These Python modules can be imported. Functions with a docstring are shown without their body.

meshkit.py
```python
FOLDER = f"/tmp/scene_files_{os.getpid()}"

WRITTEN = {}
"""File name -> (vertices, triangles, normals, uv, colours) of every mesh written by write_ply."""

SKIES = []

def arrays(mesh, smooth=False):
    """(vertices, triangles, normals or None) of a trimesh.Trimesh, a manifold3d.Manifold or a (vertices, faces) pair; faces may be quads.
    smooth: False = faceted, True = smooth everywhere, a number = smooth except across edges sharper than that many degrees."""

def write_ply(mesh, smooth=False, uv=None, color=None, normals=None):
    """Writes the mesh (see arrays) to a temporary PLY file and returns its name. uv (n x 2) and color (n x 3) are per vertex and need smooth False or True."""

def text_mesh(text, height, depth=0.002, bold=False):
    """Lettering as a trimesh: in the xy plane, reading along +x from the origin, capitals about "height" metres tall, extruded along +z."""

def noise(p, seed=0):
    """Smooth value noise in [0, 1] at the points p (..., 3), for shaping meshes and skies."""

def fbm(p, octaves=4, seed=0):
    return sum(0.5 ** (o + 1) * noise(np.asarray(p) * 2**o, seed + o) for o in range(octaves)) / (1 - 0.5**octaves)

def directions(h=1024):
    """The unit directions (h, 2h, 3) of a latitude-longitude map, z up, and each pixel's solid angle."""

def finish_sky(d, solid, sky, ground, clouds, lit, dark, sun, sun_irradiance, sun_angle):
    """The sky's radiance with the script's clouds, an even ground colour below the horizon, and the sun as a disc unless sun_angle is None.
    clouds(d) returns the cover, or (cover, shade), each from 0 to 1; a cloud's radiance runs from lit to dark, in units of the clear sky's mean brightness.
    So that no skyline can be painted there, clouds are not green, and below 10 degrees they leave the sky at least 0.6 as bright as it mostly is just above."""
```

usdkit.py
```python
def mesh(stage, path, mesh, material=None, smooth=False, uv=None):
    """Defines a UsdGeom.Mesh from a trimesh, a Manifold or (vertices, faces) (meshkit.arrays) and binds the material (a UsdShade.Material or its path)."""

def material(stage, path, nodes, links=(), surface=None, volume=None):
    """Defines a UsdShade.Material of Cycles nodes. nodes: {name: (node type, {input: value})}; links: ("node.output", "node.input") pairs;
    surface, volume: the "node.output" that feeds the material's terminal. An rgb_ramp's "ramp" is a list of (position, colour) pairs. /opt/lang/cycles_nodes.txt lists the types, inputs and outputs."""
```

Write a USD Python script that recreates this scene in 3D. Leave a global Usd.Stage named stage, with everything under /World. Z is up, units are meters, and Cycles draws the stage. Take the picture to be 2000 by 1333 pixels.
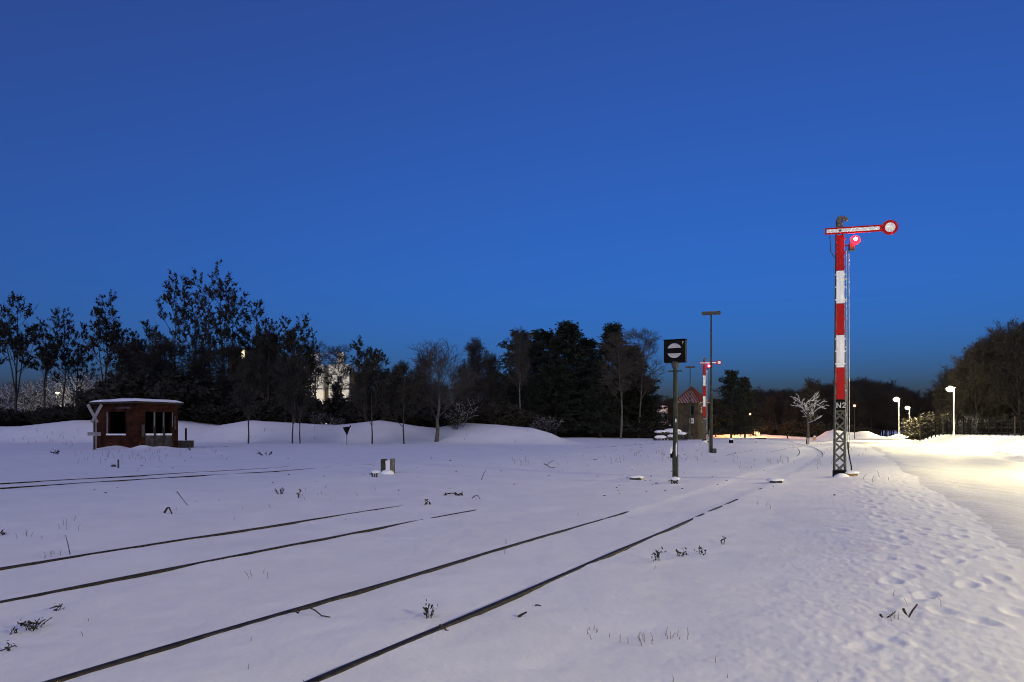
import math, random
import numpy as np, trimesh, usdkit, meshkit
from pxr import Usd, UsdGeom, UsdLux, UsdShade, Gf, Sdf, Vt

stage = Usd.Stage.CreateInMemory()
UsdGeom.SetStageUpAxis(stage, 'Z'); UsdGeom.SetStageMetersPerUnit(stage, 1.0)
UsdGeom.Xform.Define(stage, '/World')
PI = math.pi
F, HOR, EYE = 1450.0, 840.0, 1.65          # focal length in pixels of a 2000 px wide picture, horizon row, eye height

# ------------------------------------------------------------------ camera, sky, sun, exposure
EXPOSURE = 2.15
SUN_EL, SUN_ROT = 1.0, 200.0
cam = UsdGeom.Camera.Define(stage, '/World/camera')
cam.CreateHorizontalApertureAttr(36.0); cam.CreateFocalLengthAttr(36.0 * F / 2000)
cam.CreateVerticalApertureOffsetAttr(36.0 * (HOR - 666.5) / 2000)
cam.CreateExposureAttr(EXPOSURE)
cam.AddTranslateOp().Set((0, 0, EYE)); cam.AddRotateXOp().Set(90)
skym = usdkit.material(stage, '/World/Looks/sky_look', {
    's': ('sky_texture', {'sky_type': 'single_scattering', 'sun_disc': False, 'sun_elevation': math.radians(SUN_EL),
                          'sun_rotation': math.radians(SUN_ROT), 'ozone_density': 4.4, 'aerosol_density': 3.3, 'air_density': 0.55}),
    'town_glow': ('mix', {'mix_type': 'add', 'fac': 1.0, 'color2': (.042, .004, .0)}),
    'b': ('background_shader', {'strength': 0.1})}, [('s.color', 'town_glow.color1'), ('town_glow.color', 'b.color')], surface='b.background')
dome = UsdLux.DomeLight.Define(stage, '/World/sky')
UsdShade.MaterialBindingAPI.Apply(dome.GetPrim()).Bind(skym)
sun = UsdLux.DistantLight.Define(stage, '/World/afterglow')
sun.CreateNormalizeAttr(True); sun.CreateIntensityAttr(0.037); sun.CreateAngleAttr(50.0)
sun.CreateColorAttr(Gf.Vec3f(1.0, 0.87, 0.98))
sun.AddRotateZOp().Set(-SUN_ROT); sun.AddRotateXOp().Set(-(90 - 40.0))

# ------------------------------------------------------------------ materials
def noise_mat(name, c1, c2, scale=4.0, rough=0.7, bump=0.0, bscale=None, detail=5, spec=0.3, metallic=0.0, lo=.35, hi=.65, dist=.02, vec='object'):
    nodes = {'t': ('texture_coordinate', {}), 'g': ('geometry', {}),
             'n': ('noise_texture', {'scale': scale, 'detail': detail, 'roughness': .6}),
             'r': ('rgb_ramp', {'ramp': [(lo, c1), (hi, c2)]}),
             'p': ('principled_bsdf', {'roughness': rough, 'specular_ior_level': spec, 'metallic': metallic})}
    src = 't.object' if vec == 'object' else 'g.position'
    links = [(src, 'n.vector'), ('n.fac', 'r.fac'), ('r.color', 'p.base_color')]
    if bump:
        nodes['m'] = ('noise_texture', {'scale': bscale or scale * 4, 'detail': 6, 'roughness': .65})
        nodes['u'] = ('bump', {'strength': bump, 'distance': dist})
        links += [(src, 'm.vector'), ('m.fac', 'u.height'), ('u.normal', 'p.normal')]
    return usdkit.material(stage, '/World/Looks/' + name, nodes, links, surface='p.BSDF')

def emit_mat(name, col, strength):
    return usdkit.material(stage, '/World/Looks/' + name, {'e': ('emission', {'color': col, 'strength': strength})}, surface='e.emission')

M = {}
M['snow'] = noise_mat('snow', (.84, .84, .85), (.90, .90, .91), .9, .75, .14, 22.0, spec=.25, dist=.03, vec='world')
M['road_snow'] = usdkit.material(stage, '/World/Looks/packed_snow', {
    'g': ('geometry', {}), 'mp': ('mapping', {'rotation': (0, 0, math.radians(24.3)), 'scale': (2.6, .16, 1)}), 'n': ('noise_texture', {'scale': 1.0, 'detail': 6, 'roughness': .62}),
    'r': ('rgb_ramp', {'ramp': [(.32, (.70, .68, .64)), (.50, (.81, .80, .785)), (.66, (.88, .88, .87))]}),
    'n2': ('noise_texture', {'scale': 7.0, 'detail': 6, 'roughness': .65}), 'ad': ('math', {'math_type': 'add'}), 'u': ('bump', {'strength': .45, 'distance': .05}),
    'p': ('principled_bsdf', {'roughness': .6, 'specular_ior_level': .3})},
    [('g.position', 'mp.vector'), ('mp.vector', 'n.vector'), ('n.fac', 'r.fac'), ('r.color', 'p.base_color'), ('g.position', 'n2.vector'), ('n.fac', 'ad.value1'), ('n2.fac', 'ad.value2'), ('ad.value', 'u.height'), ('u.normal', 'p.normal')], surface='p.BSDF')
M['snow_cap'] = noise_mat('snow_cap', (.83, .83, .85), (.9, .9, .91), 3, .8, .3, 12, spec=.2)
M['bark'] = noise_mat('bark', (.030, .026, .022), (.075, .065, .055), 6, .9, .5, 20)
M['pale_bark'] = noise_mat('pale_bark', (.055, .05, .046), (.17, .155, .14), 5, .9, .4, 18, spec=.1)
M['twig'] = noise_mat('twig_bark', (.022, .018, .016), (.055, .045, .036), 5, .9)
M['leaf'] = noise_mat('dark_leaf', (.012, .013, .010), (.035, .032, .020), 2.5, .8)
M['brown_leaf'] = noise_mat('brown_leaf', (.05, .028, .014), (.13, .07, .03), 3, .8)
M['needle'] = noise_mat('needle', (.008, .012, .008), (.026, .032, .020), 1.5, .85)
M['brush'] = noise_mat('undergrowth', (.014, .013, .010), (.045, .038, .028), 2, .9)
M['rail'] = noise_mat('rail_steel', (.012, .010, .010), (.040, .032, .029), 14, .6, .3, 60, spec=.2)
M['mast'] = noise_mat('mast_paint', (.060, .066, .052), (.115, .12, .098), 9, .6, .25, 40)
M['dark_steel'] = noise_mat('dark_steel', (.03, .032, .028), (.07, .07, .06), 9, .6, .25, 40)
M['pole'] = noise_mat('pole_paint', (.024, .029, .019), (.058, .063, .045), 7, .7, .2, 40, spec=.15)
M['red'] = noise_mat('red_enamel', (.33, .006, .008), (.42, .009, .010), 5, .6, .05, 30, spec=.12)
M['white'] = noise_mat('white_enamel', (.66, .66, .66), (.80, .80, .79), 6, .45, .1, 30, spec=.4)
for nm, c1, c2, c3 in (('red', (.33, .006, .008), (.42, .009, .010), (.13, .022, .014)), ('white', (.66, .66, .66), (.80, .80, .79), (.36, .30, .25))):
    M[nm] = usdkit.material(stage, '/World/Looks/worn_%s_enamel' % nm, {
        't': ('texture_coordinate', {}), 'mp': ('mapping', {'scale': (14, 14, 1.6)}), 'n': ('noise_texture', {'scale': 1.0, 'detail': 5, 'roughness': .6}), 'r': ('rgb_ramp', {'ramp': [(.3, c1), (.6, c2)]}),
        'n2': ('noise_texture', {'scale': 9.0, 'detail': 7, 'roughness': .7}), 'r2': ('rgb_ramp', {'ramp': [(.60, (0, 0, 0)), (.70, (1, 1, 1))]}), 'mx': ('mix', {'color2': c3}),
        'p': ('principled_bsdf', {'roughness': .6, 'specular_ior_level': .12 if nm == 'red' else .3})},
        [('t.object', 'mp.vector'), ('mp.vector', 'n.vector'), ('n.fac', 'r.fac'), ('t.object', 'n2.vector'), ('n2.fac', 'r2.fac'), ('r2.color', 'mx.fac'), ('r.color', 'mx.color1'), ('mx.color', 'p.base_color')], surface='p.BSDF')
M['black'] = noise_mat('black_paint', (.004, .004, .005), (.009, .009, .009), 6, .7, spec=.05)
M['sign_white'] = noise_mat('sign_white', (.36, .36, .36), (.46, .46, .46), 8, .7)
M['grey_wood'] = noise_mat('weathered_wood', (.16, .15, .15), (.30, .29, .30), 8, .85, .5, 30)
M['dark_wood'] = noise_mat('dark_wood', (.020, .016, .013), (.055, .045, .038), 8, .85, .5, 30)
M['panel'] = noise_mat('flaking_panel', (.022, .018, .018), (.10, .08, .08), 3.5, .8, .4, 16)
M['concrete'] = noise_mat('concrete', (.08, .078, .07), (.18, .175, .16), 5, .85, .4, 25)
M['moss_concrete'] = noise_mat('mossy_concrete', (.022, .024, .016), (.075, .07, .05), 5, .95, .4, 25)
M['plaster'] = noise_mat('plaster', (.50, .48, .42), (.66, .64, .57), 1.2, .85, .2, 8)
M['tower_brick'] = noise_mat('tower_brick', (.040, .030, .018), (.080, .060, .036), 1.6, .9, .3, 10)
M['house_white'] = noise_mat('house_white', (.55, .54, .52), (.68, .67, .64), 1.5, .8)
M['fascia'] = noise_mat('orange_fascia', (.42, .26, .13), (.55, .36, .2), 2, .7)
M['shed'] = noise_mat('shed_wall', (.09, .085, .055), (.16, .15, .10), 1.5, .85)
M['glass'] = noise_mat('dark_pane', (.006, .007, .009), (.012, .013, .016), 2, .12, spec=.5)
M['tile'] = noise_mat('roof_tile', (.09, .025, .018), (.16, .045, .03), 4, .85, spec=.1)
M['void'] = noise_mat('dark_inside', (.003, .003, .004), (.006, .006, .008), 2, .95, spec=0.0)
M['galv'] = noise_mat('galvanised', (.42, .42, .42), (.55, .55, .54), 12, .5, .1, 40)
M['cable'] = noise_mat('black_cable', (.010, .010, .014), (.02, .02, .026), 20, .5)
M['rust_box'] = noise_mat('ochre_box', (.16, .10, .03), (.28, .18, .06), 12, .8, .4, 40)
M['straw'] = noise_mat('dead_stalk', (.10, .075, .05), (.24, .19, .13), 9, .9)
M['weed'] = noise_mat('dark_weed', (.012, .014, .010), (.04, .035, .022), 12, .85)
# brick with mortar courses
M['brick'] = usdkit.material(stage, '/World/Looks/red_brick', {
    't': ('texture_coordinate', {}), 'x': ('separate_xyz', {}), 'add': ('math', {'math_type': 'add'}), 'c': ('combine_xyz', {}),
    'b': ('brick_texture', {'color1': (.078, .025, .012), 'color2': (.044, .013, .008), 'mortar': (.042, .028, .020), 'scale': 1.0,
                            'mortar_size': .010, 'brick_width': .25, 'row_height': .077, 'bias': -.1}),
    'n': ('noise_texture', {'scale': 1.7, 'detail': 6, 'roughness': .65}), 'r': ('rgb_ramp', {'ramp': [(.34, (.34, .33, .34)), (.62, (1, 1, 1))]}),
    'mx': ('mix', {'mix_type': 'multiply', 'fac': 1.0}), 'u': ('bump', {'strength': .6, 'distance': .01, 'invert': True}),
    'p': ('principled_bsdf', {'roughness': .95, 'specular_ior_level': .05})},
    [('t.object', 'x.vector'), ('x.x', 'add.value1'), ('x.y', 'add.value2'), ('add.value', 'c.x'), ('x.z', 'c.y'), ('c.vector', 'b.vector'),
     ('t.object', 'n.vector'), ('n.fac', 'r.fac'), ('b.color', 'mx.color1'), ('r.color', 'mx.color2'), ('mx.color', 'p.base_color'),
     ('b.fac', 'u.height'), ('u.normal', 'p.normal')], surface='p.BSDF')
M['lamp_white'] = emit_mat('lamp_white_glow', (1.0, .86, .43), 720.0)
M['lamp_orange'] = emit_mat('lamp_orange_glow', (1.0, .40, .10), 480.0)
M['lamp_red'] = emit_mat('signal_red_glow', (1.0, .0012, .0028), 14.0)
M['lamp_core'] = emit_mat('signal_core_glow', (1.0, .50, .30), 36.0)
M['lamp_pink'] = emit_mat('far_red_glow', (1.0, .30, .20), 1.6)
M['lit_window'] = emit_mat('lit_window_glow', (1.0, .85, .48), .6)
M['cool_window'] = emit_mat('cool_window_glow', (.45, .85, .80), .06)
M['flood'] = emit_mat('flood_glow', (1.0, .90, .66), 260.0)
M['wall_lamp'] = emit_mat('wall_lamp_glow', (1.0, .86, .46), 260.0)
M['blue_lamp'] = emit_mat('blue_lamp_glow', (.25, .15, 1.0), .7)

# ------------------------------------------------------------------ object helpers
_used = {}
def numbered(path):
    n = _used.get(path, 0); _used[path] = n + 1
    return path if n == 0 else '%s_%03d' % (path, n)

def tag(p, label=None, cat=None, group=None, kind=None):
    for k, v in (('label', label), ('category', cat), ('group', group), ('kind', kind)):
        if v: p.SetCustomDataByKey(k, v)
    return p

def place(prim_x, loc, rotz=0.0, scale=None):
    prim_x.AddTranslateOp().Set(Gf.Vec3d(*map(float, loc))); prim_x.AddRotateZOp().Set(float(rotz))
    s = (1, 1, 1) if scale is None else (scale if np.ndim(scale) else (scale,) * 3)
    prim_x.AddScaleOp().Set(Gf.Vec3f(*map(float, s)))

def thing(name, label, cat, loc=(0, 0, 0), rotz=0.0, group=None, scale=None):
    x = UsdGeom.Xform.Define(stage, numbered('/World/' + name)); place(x, loc, rotz, scale)
    return tag(x.GetPrim(), label, cat, group)

def part(name, mesh, mat, parent, label=None, smooth=False):
    m = usdkit.mesh(stage, numbered(str(parent.GetPath()) + '/' + name), mesh, M[mat] if isinstance(mat, str) else mat, smooth=smooth)
    if label: m.GetPrim().SetCustomDataByKey('label', label)
    return m.GetPrim()

def single(name, mesh, mat, label=None, cat=None, group=None, kind=None, smooth=False):
    m = usdkit.mesh(stage, numbered('/World/' + name), mesh, M[mat], smooth=smooth)
    return tag(m.GetPrim(), label, cat, group, kind)

def copy_of(src, label, loc, rotz=0.0, scale=None, group=None, cat=None):
    x = UsdGeom.Xform.Define(stage, numbered('/World/' + re_stem(src.GetName())))
    p = x.GetPrim(); p.GetReferences().AddInternalReference(src.GetPath()); p.SetInstanceable(True)
    for op in UsdGeom.Xformable(p).GetOrderedXformOps():
        pass
    p.CreateAttribute('xformOp:translate', Sdf.ValueTypeNames.Double3).Set(Gf.Vec3d(*map(float, loc)))
    p.CreateAttribute('xformOp:rotateZ', Sdf.ValueTypeNames.Float).Set(float(rotz))
    s = (1, 1, 1) if scale is None else (scale if np.ndim(scale) else (scale,) * 3)
    p.CreateAttribute('xformOp:scale', Sdf.ValueTypeNames.Float3).Set(Gf.Vec3f(*map(float, s)))
    tag(p, label, cat or src.GetCustomDataByKey('category'), group or src.GetCustomDataByKey('group'))
    return p

def re_stem(n):
    return n[:-4] if len(n) > 4 and n[-4] == '_' and n[-3:].isdigit() else n

class MB:
    """Collects simple solids into one mesh."""
    def __init__(s): s.v, s.f, s.n = [], [], 0
    def add(s, v, f):
        v = np.asarray(v, float); f = np.asarray(f, int)
        if f.shape[1] == 4: f = np.vstack([f[:, [0, 1, 2]], f[:, [0, 2, 3]]])
        s.v.append(v); s.f.append(f + s.n); s.n += len(v); return s
    def tm(s, m): return s.add(m.vertices, m.faces)
    def box(s, c, size, rot=None, bevel=0.0):
        c = np.asarray(c, float); h = np.asarray(size, float) / 2
        if bevel > 0:
            b = min(bevel, h.min() * .45); pts = []
            for sx in (-1, 1):
                for sy in (-1, 1):
                    for sz in (-1, 1):
                        sg = np.array([sx, sy, sz])
                        for k in range(3):
                            q = h - b; q[k] = h[k]; pts.append(sg * q)
            m = trimesh.convex.convex_hull(np.array(pts)); v, f = np.array(m.vertices), np.array(m.faces)
        else:
            m = trimesh.creation.box(2 * h); v, f = np.array(m.vertices), np.array(m.faces)
        if rot is not None: v = v @ np.asarray(rot).T
        return s.add(v + c, f)
    def bar(s, a, b, r0, r1=None, n=8, caps=True):
        r1 = r0 if r1 is None else r1
        v, f = tubes(np.array([[a, b]], float), np.array([[r0, r1]], float), n, caps)
        return s.add(v, f)
    def path(s, pts, r, n=6):
        pts = np.array([pts], float); r = np.broadcast_to(r, (1, pts.shape[1])).astype(float)
        v, f = tubes(pts, r, n, True); return s.add(v, f)
    def flat(s, a, b, w, t):
        """a flat steel bar from a to b in the xz plane, w wide, t thick in y"""
        a, b = np.asarray(a, float), np.asarray(b, float); d = b - a; L = np.linalg.norm(d); d /= L
        y = np.array([0, 1, 0.]); y -= d * (y @ d); y /= np.linalg.norm(y); z = np.cross(d, y)
        return s.box((a + b) / 2, (L, t, w), np.stack([d, y, z], 1))
    def mesh(s): return np.vstack(s.v), np.vstack(s.f)

def tubes(P, R, n=4, caps=False):
    """P (B,K,3), R (B,K): B tubes in one go."""
    B, K, _ = P.shape
    T = np.gradient(P, axis=1) if K > 2 else np.repeat(P[:, 1:] - P[:, :1], 2, 1)
    T /= np.linalg.norm(T, axis=2, keepdims=True) + 1e-12
    ref = np.where(np.abs(T[:, :1, 2:]) < .8, np.array([0, 0, 1.]), np.array([1., 0, 0]))
    A = np.cross(T, np.broadcast_to(ref, T.shape)); A /= np.linalg.norm(A, axis=2, keepdims=True) + 1e-12
    C = np.cross(T, A)
    ang = np.arange(n) * 2 * PI / n
    V = P[:, :, None] + R[:, :, None, None] * (np.cos(ang)[:, None] * A[:, :, None] + np.sin(ang)[:, None] * C[:, :, None])
    b, i, j = np.meshgrid(np.arange(B), np.arange(K - 1), np.arange(n), indexing='ij')
    q = lambda i, j: (b * K + i) * n + j % n
    f = np.stack([q(i, j), q(i, j + 1), q(i + 1, j + 1), q(i + 1, j)], -1).reshape(-1, 4)
    V = V.reshape(-1, 3)
    f = np.vstack([f[:, [0, 1, 2]], f[:, [0, 2, 3]]])
    if caps:
        ex = []
        for k in range(B):
            for lvl, flip in ((0, True), (K - 1, False)):
                o = (k * K + lvl) * n
                t = [[o, o + m, o + m + 1] for m in range(1, n - 1)]
                ex += [x[::-1] for x in t] if flip else t
        f = np.vstack([f, ex])
    return V, f

def S(a, b, x):
    t = np.clip((np.asarray(x, float) - a) / (b - a), 0, 1); return t * t * (3 - 2 * t)

# ------------------------------------------------------------------ terrain
ROAD = np.array([(-8.5, -30), (.5, -10), (5.0, 0), (9.55, 10), (18.55, 30), (27.6, 50), (35.2, 68), (42.6, 88), (50, 103), (62, 118), (88, 134), (130, 150)], float)
def road_dist(x, y):
    best = np.full(np.shape(x), 1e9); side = np.zeros(np.shape(x))
    for (x0, y0), (x1, y1) in zip(ROAD[:-1], ROAD[1:]):
        dx, dy = x1 - x0, y1 - y0; L2 = dx * dx + dy * dy
        t = np.clip(((x - x0) * dx + (y - y0) * dy) / L2, 0, 1)
        ex, ey = x - x0 - t * dx, y - y0 - t * dy
        d = np.hypot(ex, ey); c = ex * dy - ey * dx
        side = np.where(d < best, np.sign(c), side); best = np.minimum(best, d)
    return best * np.where(side == 0, 1, side)      # positive to the right

T1 = np.array([(-8.78, -8.0), (-1.53, 6.0), (.545, 10.0), (5.725, 20.0), (10.8, 30.0), (15.6, 40.0), (19.7, 49.0), (24.0, 60.0), (29.2, 75.0), (34.2, 92.0), (38.6, 110.0), (42.0, 128.0)], float)
def seg_dist(x, y):
    best = np.full(np.shape(x), 1e9)
    for (x0, y0), (x1, y1) in zip(T1[:-1], T1[1:]):
        dx, dy = x1 - x0, y1 - y0
        t = np.clip(((x - x0) * dx + (y - y0) * dy) / (dx * dx + dy * dy), 0, 1)
        best = np.minimum(best, np.hypot(x - x0 - t * dx, y - y0 - t * dy))
    return best
def nz(x, y, s, seed=0, octv=3):
    p = np.stack([np.asarray(x) * s, np.asarray(y) * s, np.zeros(np.shape(x)) + .37], -1)
    return meshkit.fbm(p, octv, seed) - .5

CREST_X = np.array([-200, -60, -45, -40, -34, -30, -27, -24, -20, -16, -12, -9, -7, -4.5, -1, 2.0, 3.6, 4.8, 6.5])
CREST_H = np.array([1.2, 1.3, 1.45, 1.95, 2.1, 1.9, 1.45, 1.95, 1.7, 1.5, 1.95, 1.45, 1.25, 1.75, 1.6, 1.35, .9, .35, 0])

def zbase(x, y, fine=True):
    x, y = np.asarray(x, float), np.asarray(y, float)
    a = x - .5 * y; u = -a
    z = .36 * S(6, 20, u) + .20 * S(24, 42, u)
    z = z + .05 * S(-3.1, -1.6, a) * (1 - S(-80, -60, -y))
    d = road_dist(x, y)
    zr = .20 + .12 * S(40, 90, y)
    z = z + (zr - z) * S(-6.5, -3.0, d) * (1 - S(12, 22, d))
    # left bank
    z = z + np.interp(x, CREST_X, CREST_H) * S(61.0, 68.0, y + 1.2 * nz(x, y, .15, 5)) * (1 - .75 * S(120, 150, y))
    # bank beyond the road
    z = z + .82 * S(4.2, 7.0, d + .8 * nz(x, y, .2, 7)) * (1 - S(84, 91, y)) * (1 - S(30, 50, d))
    # heaps left by the plough at the far bend
    for hx, hy, h, r in ((50.9, 118, 1.3, 2.2), (55.6, 117, 1.15, 2.2), (53, 119, .9, 2.5), (59.5, 114, .8, 1.6), (41.5, 135, .5, 9.0), (33, 139, .55, 8.0), (24.5, 131, .35, 5), (-23.2, 43.6, .20, .9), (-21.2, 42.6, .22, .55), (-20.6, 43.7, .14, .6)):
        z = z + h * (1 + .5 * nz(x, y, .8, 33)) * np.exp(-(((x - hx) / r) ** 2 + ((y - hy) / min(1.6, r)) ** 2))
    z = z - (.032 + .02 * S(25, 45, y)) * np.exp(-(seg_dist(x, y) / .66) ** 6) * S(11, 17, y)
    z = z + .22 * nz(x, y, .09, 1) * S(6, 25, np.hypot(x, y)) * S(2.6, 4, np.abs(d))
    if fine:
        off = S(2.2 + .5 * nz(x, y, .25, 15), 4.6, np.abs(d))
        z = z + off * (.10 * nz(x, y, .5, 2, 3) + .024 * nz(x, y, 3.2, 3, 4)) - .045 * (1 - off)
        z = z + .028 * nz(x, y, 14.0, 13, 2) * S(-6.5, -3.6, d) * off * S(30, 18, y)
        # shallow wavelets and lumps beside the road
        lump = np.clip(nz(x, y, 1.7, 9, 4) + .25, 0, 1)
        z = z + .62 * lump * np.exp(-((d - 3.55) / .55) ** 2) * S(-5, 10, y) * (1 - S(96, 110, y))
        z = z + .02 * lump * np.exp(-((d + 3.0 + .5 * nz(x, y, .35, 14)) / .40) ** 2) * S(3, 12, y)
        # slight trough along the four-foot of the near track
    return z

def gz(x, y): return float(zbase(np.array([x]), np.array([y]))[0])
def at(px, Y): return (px - 1000) / F * Y
def spot(px, Y, dz=0.0):
    x = at(px, Y); return (x, Y, gz(x, Y) + dz)
def ground_hit(px, py):
    """the point of the snow that the pixel shows"""
    Y = np.geomspace(3, 220, 1500); x = at(px, Y)
    zr = EYE - (py - HOR) / F * Y
    k = np.argmax(zbase(x, Y) >= zr)
    k = k if k > 0 else len(Y) - 1
    return float(x[k]), float(Y[k]), gz(x[k], Y[k])

# footprints beside the road
rng = np.random.default_rng(7)
fp = []
for k in range(330):
    y = 2.5 + 38 * rng.random() ** 1.3
    a = rng.normal(1.9, .55) if k % 3 else rng.uniform(.2, 3.0)
    fp.append((.45 * y + a - .3, y, rng.uniform(-.5, .5) + .42, rng.uniform(.007, .022)))
for lane, ph in ((.55, .35), (1.5, .1), (2.2, .45)):      # walked lines
    y = 6.0
    while y < 30:
        for s in (-1, 1):
            fp.append((.45 * y + lane + s * .10 + rng.normal(0, .05), y, .42 + rng.normal(0, .12), rng.uniform(.008, .020))); y += .68 + rng.normal(0, .05)
fp = np.array(fp)

def ground():
    th = np.concatenate([np.radians(np.linspace(-180, -40, 60))[:-1], np.radians(np.linspace(-40, 40, 900)), np.radians(np.linspace(40, 180, 60))[1:]])
    r = np.concatenate([[0.02, .7, 1.5, 2.2], np.geomspace(2.8, 170, 560), np.geomspace(185, 2500, 16)])
    R, T = np.meshgrid(r, th, indexing='ij')
    x, y = R * np.sin(T), R * np.cos(T)
    z = zbase(x.ravel(), y.ravel()).reshape(x.shape)
    fade = 1 - S(200, 400, R); z = z * fade
    # press the footprints in
    from scipy.spatial import cKDTree
    xy = np.stack([x.ravel(), y.ravel()], 1); zf = z.ravel().copy()
    m = np.flatnonzero((xy[:, 1] > 1) & (xy[:, 1] < 45) & (np.abs(xy[:, 0] - .5 * xy[:, 1]) < 7))
    t = cKDTree(xy[m]); dent = np.zeros(len(m)); rim = np.zeros(len(m))
    for (fx, fy, an, dep), idx in zip(fp, t.query_ball_point(fp[:, :2], .45)):
        idx = np.array(idx, int)
        if not len(idx): continue
        dx, dy = xy[m[idx], 0] - fx, xy[m[idx], 1] - fy
        l, w = dx * math.sin(an) + dy * math.cos(an), dx * math.cos(an) - dy * math.sin(an)
        q = (l / .15) ** 2 + (w / .075) ** 2
        dent[idx] = np.maximum(dent[idx], dep * np.exp(-q ** 1.5)); rim[idx] = np.maximum(rim[idx], dep * .35 * np.exp(-((np.sqrt(q) - 1.6) / .4) ** 2))
    zf[m] += rim - dent
    n, k = len(r), len(th)
    i, j = np.meshgrid(np.arange(n - 1), np.arange(k - 1), indexing='ij')
    f = np.stack([i * k + j, (i + 1) * k + j, (i + 1) * k + j + 1, i * k + j + 1], -1).reshape(-1, 4)[:, ::-1]
    v = np.stack([x.ravel(), y.ravel(), zf], 1)
    f = np.vstack([f[:, [0, 1, 2]], f[:, [0, 2, 3]]])
    single('ground', (v, f), 'snow', kind='structure', smooth=True)
ground()

def strip(path, half, dz, nw=7, step=.5, z_of=None):
    seg = np.linalg.norm(np.diff(path, axis=0), axis=1); L = np.concatenate([[0], np.cumsum(seg)])
    from scipy.interpolate import CubicSpline
    t = np.arange(0, L[-1], step); c = CubicSpline(L, path)(t); d = np.gradient(c, axis=0); d /= np.linalg.norm(d, axis=1, keepdims=True)
    nrm = np.stack([d[:, 1], -d[:, 0]], 1); o = np.linspace(-half, half, nw)
    xy = c[:, None] + nrm[:, None] * o[None, :, None]
    x, y = xy[..., 0], xy[..., 1]
    z = z_of(x, y, o) + dz
    n, k = x.shape
    i, j = np.meshgrid(np.arange(n - 1), np.arange(k - 1), indexing='ij')
    f = np.stack([i * k + j, i * k + j + 1, (i + 1) * k + j + 1, (i + 1) * k + j], -1).reshape(-1, 4)
    return np.stack([x.ravel(), y.ravel(), z.ravel()], 1), f
def road_z(x, y, o):
    rut = -.018 * (np.exp(-((o - .8) / .22) ** 2) + np.exp(-((o + .8) / .22) ** 2))
    return .20 + .12 * S(40, 90, y) - .09 * S(2.2, 3.05, np.abs(o)[None, :] + .9 * nz(x, y, .3, 23)) + .004 + .015 * nz(x, y, .8, 21, 3) + rut[None, :] + (.014 + .035 * S(.5, -2.2, o))[None, :] * nz(x, y, 3.5, 22, 4)
single('road', strip(ROAD, 3.05, 0.004, 33, .22, road_z), 'road_snow', kind='structure', smooth=True)

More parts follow.
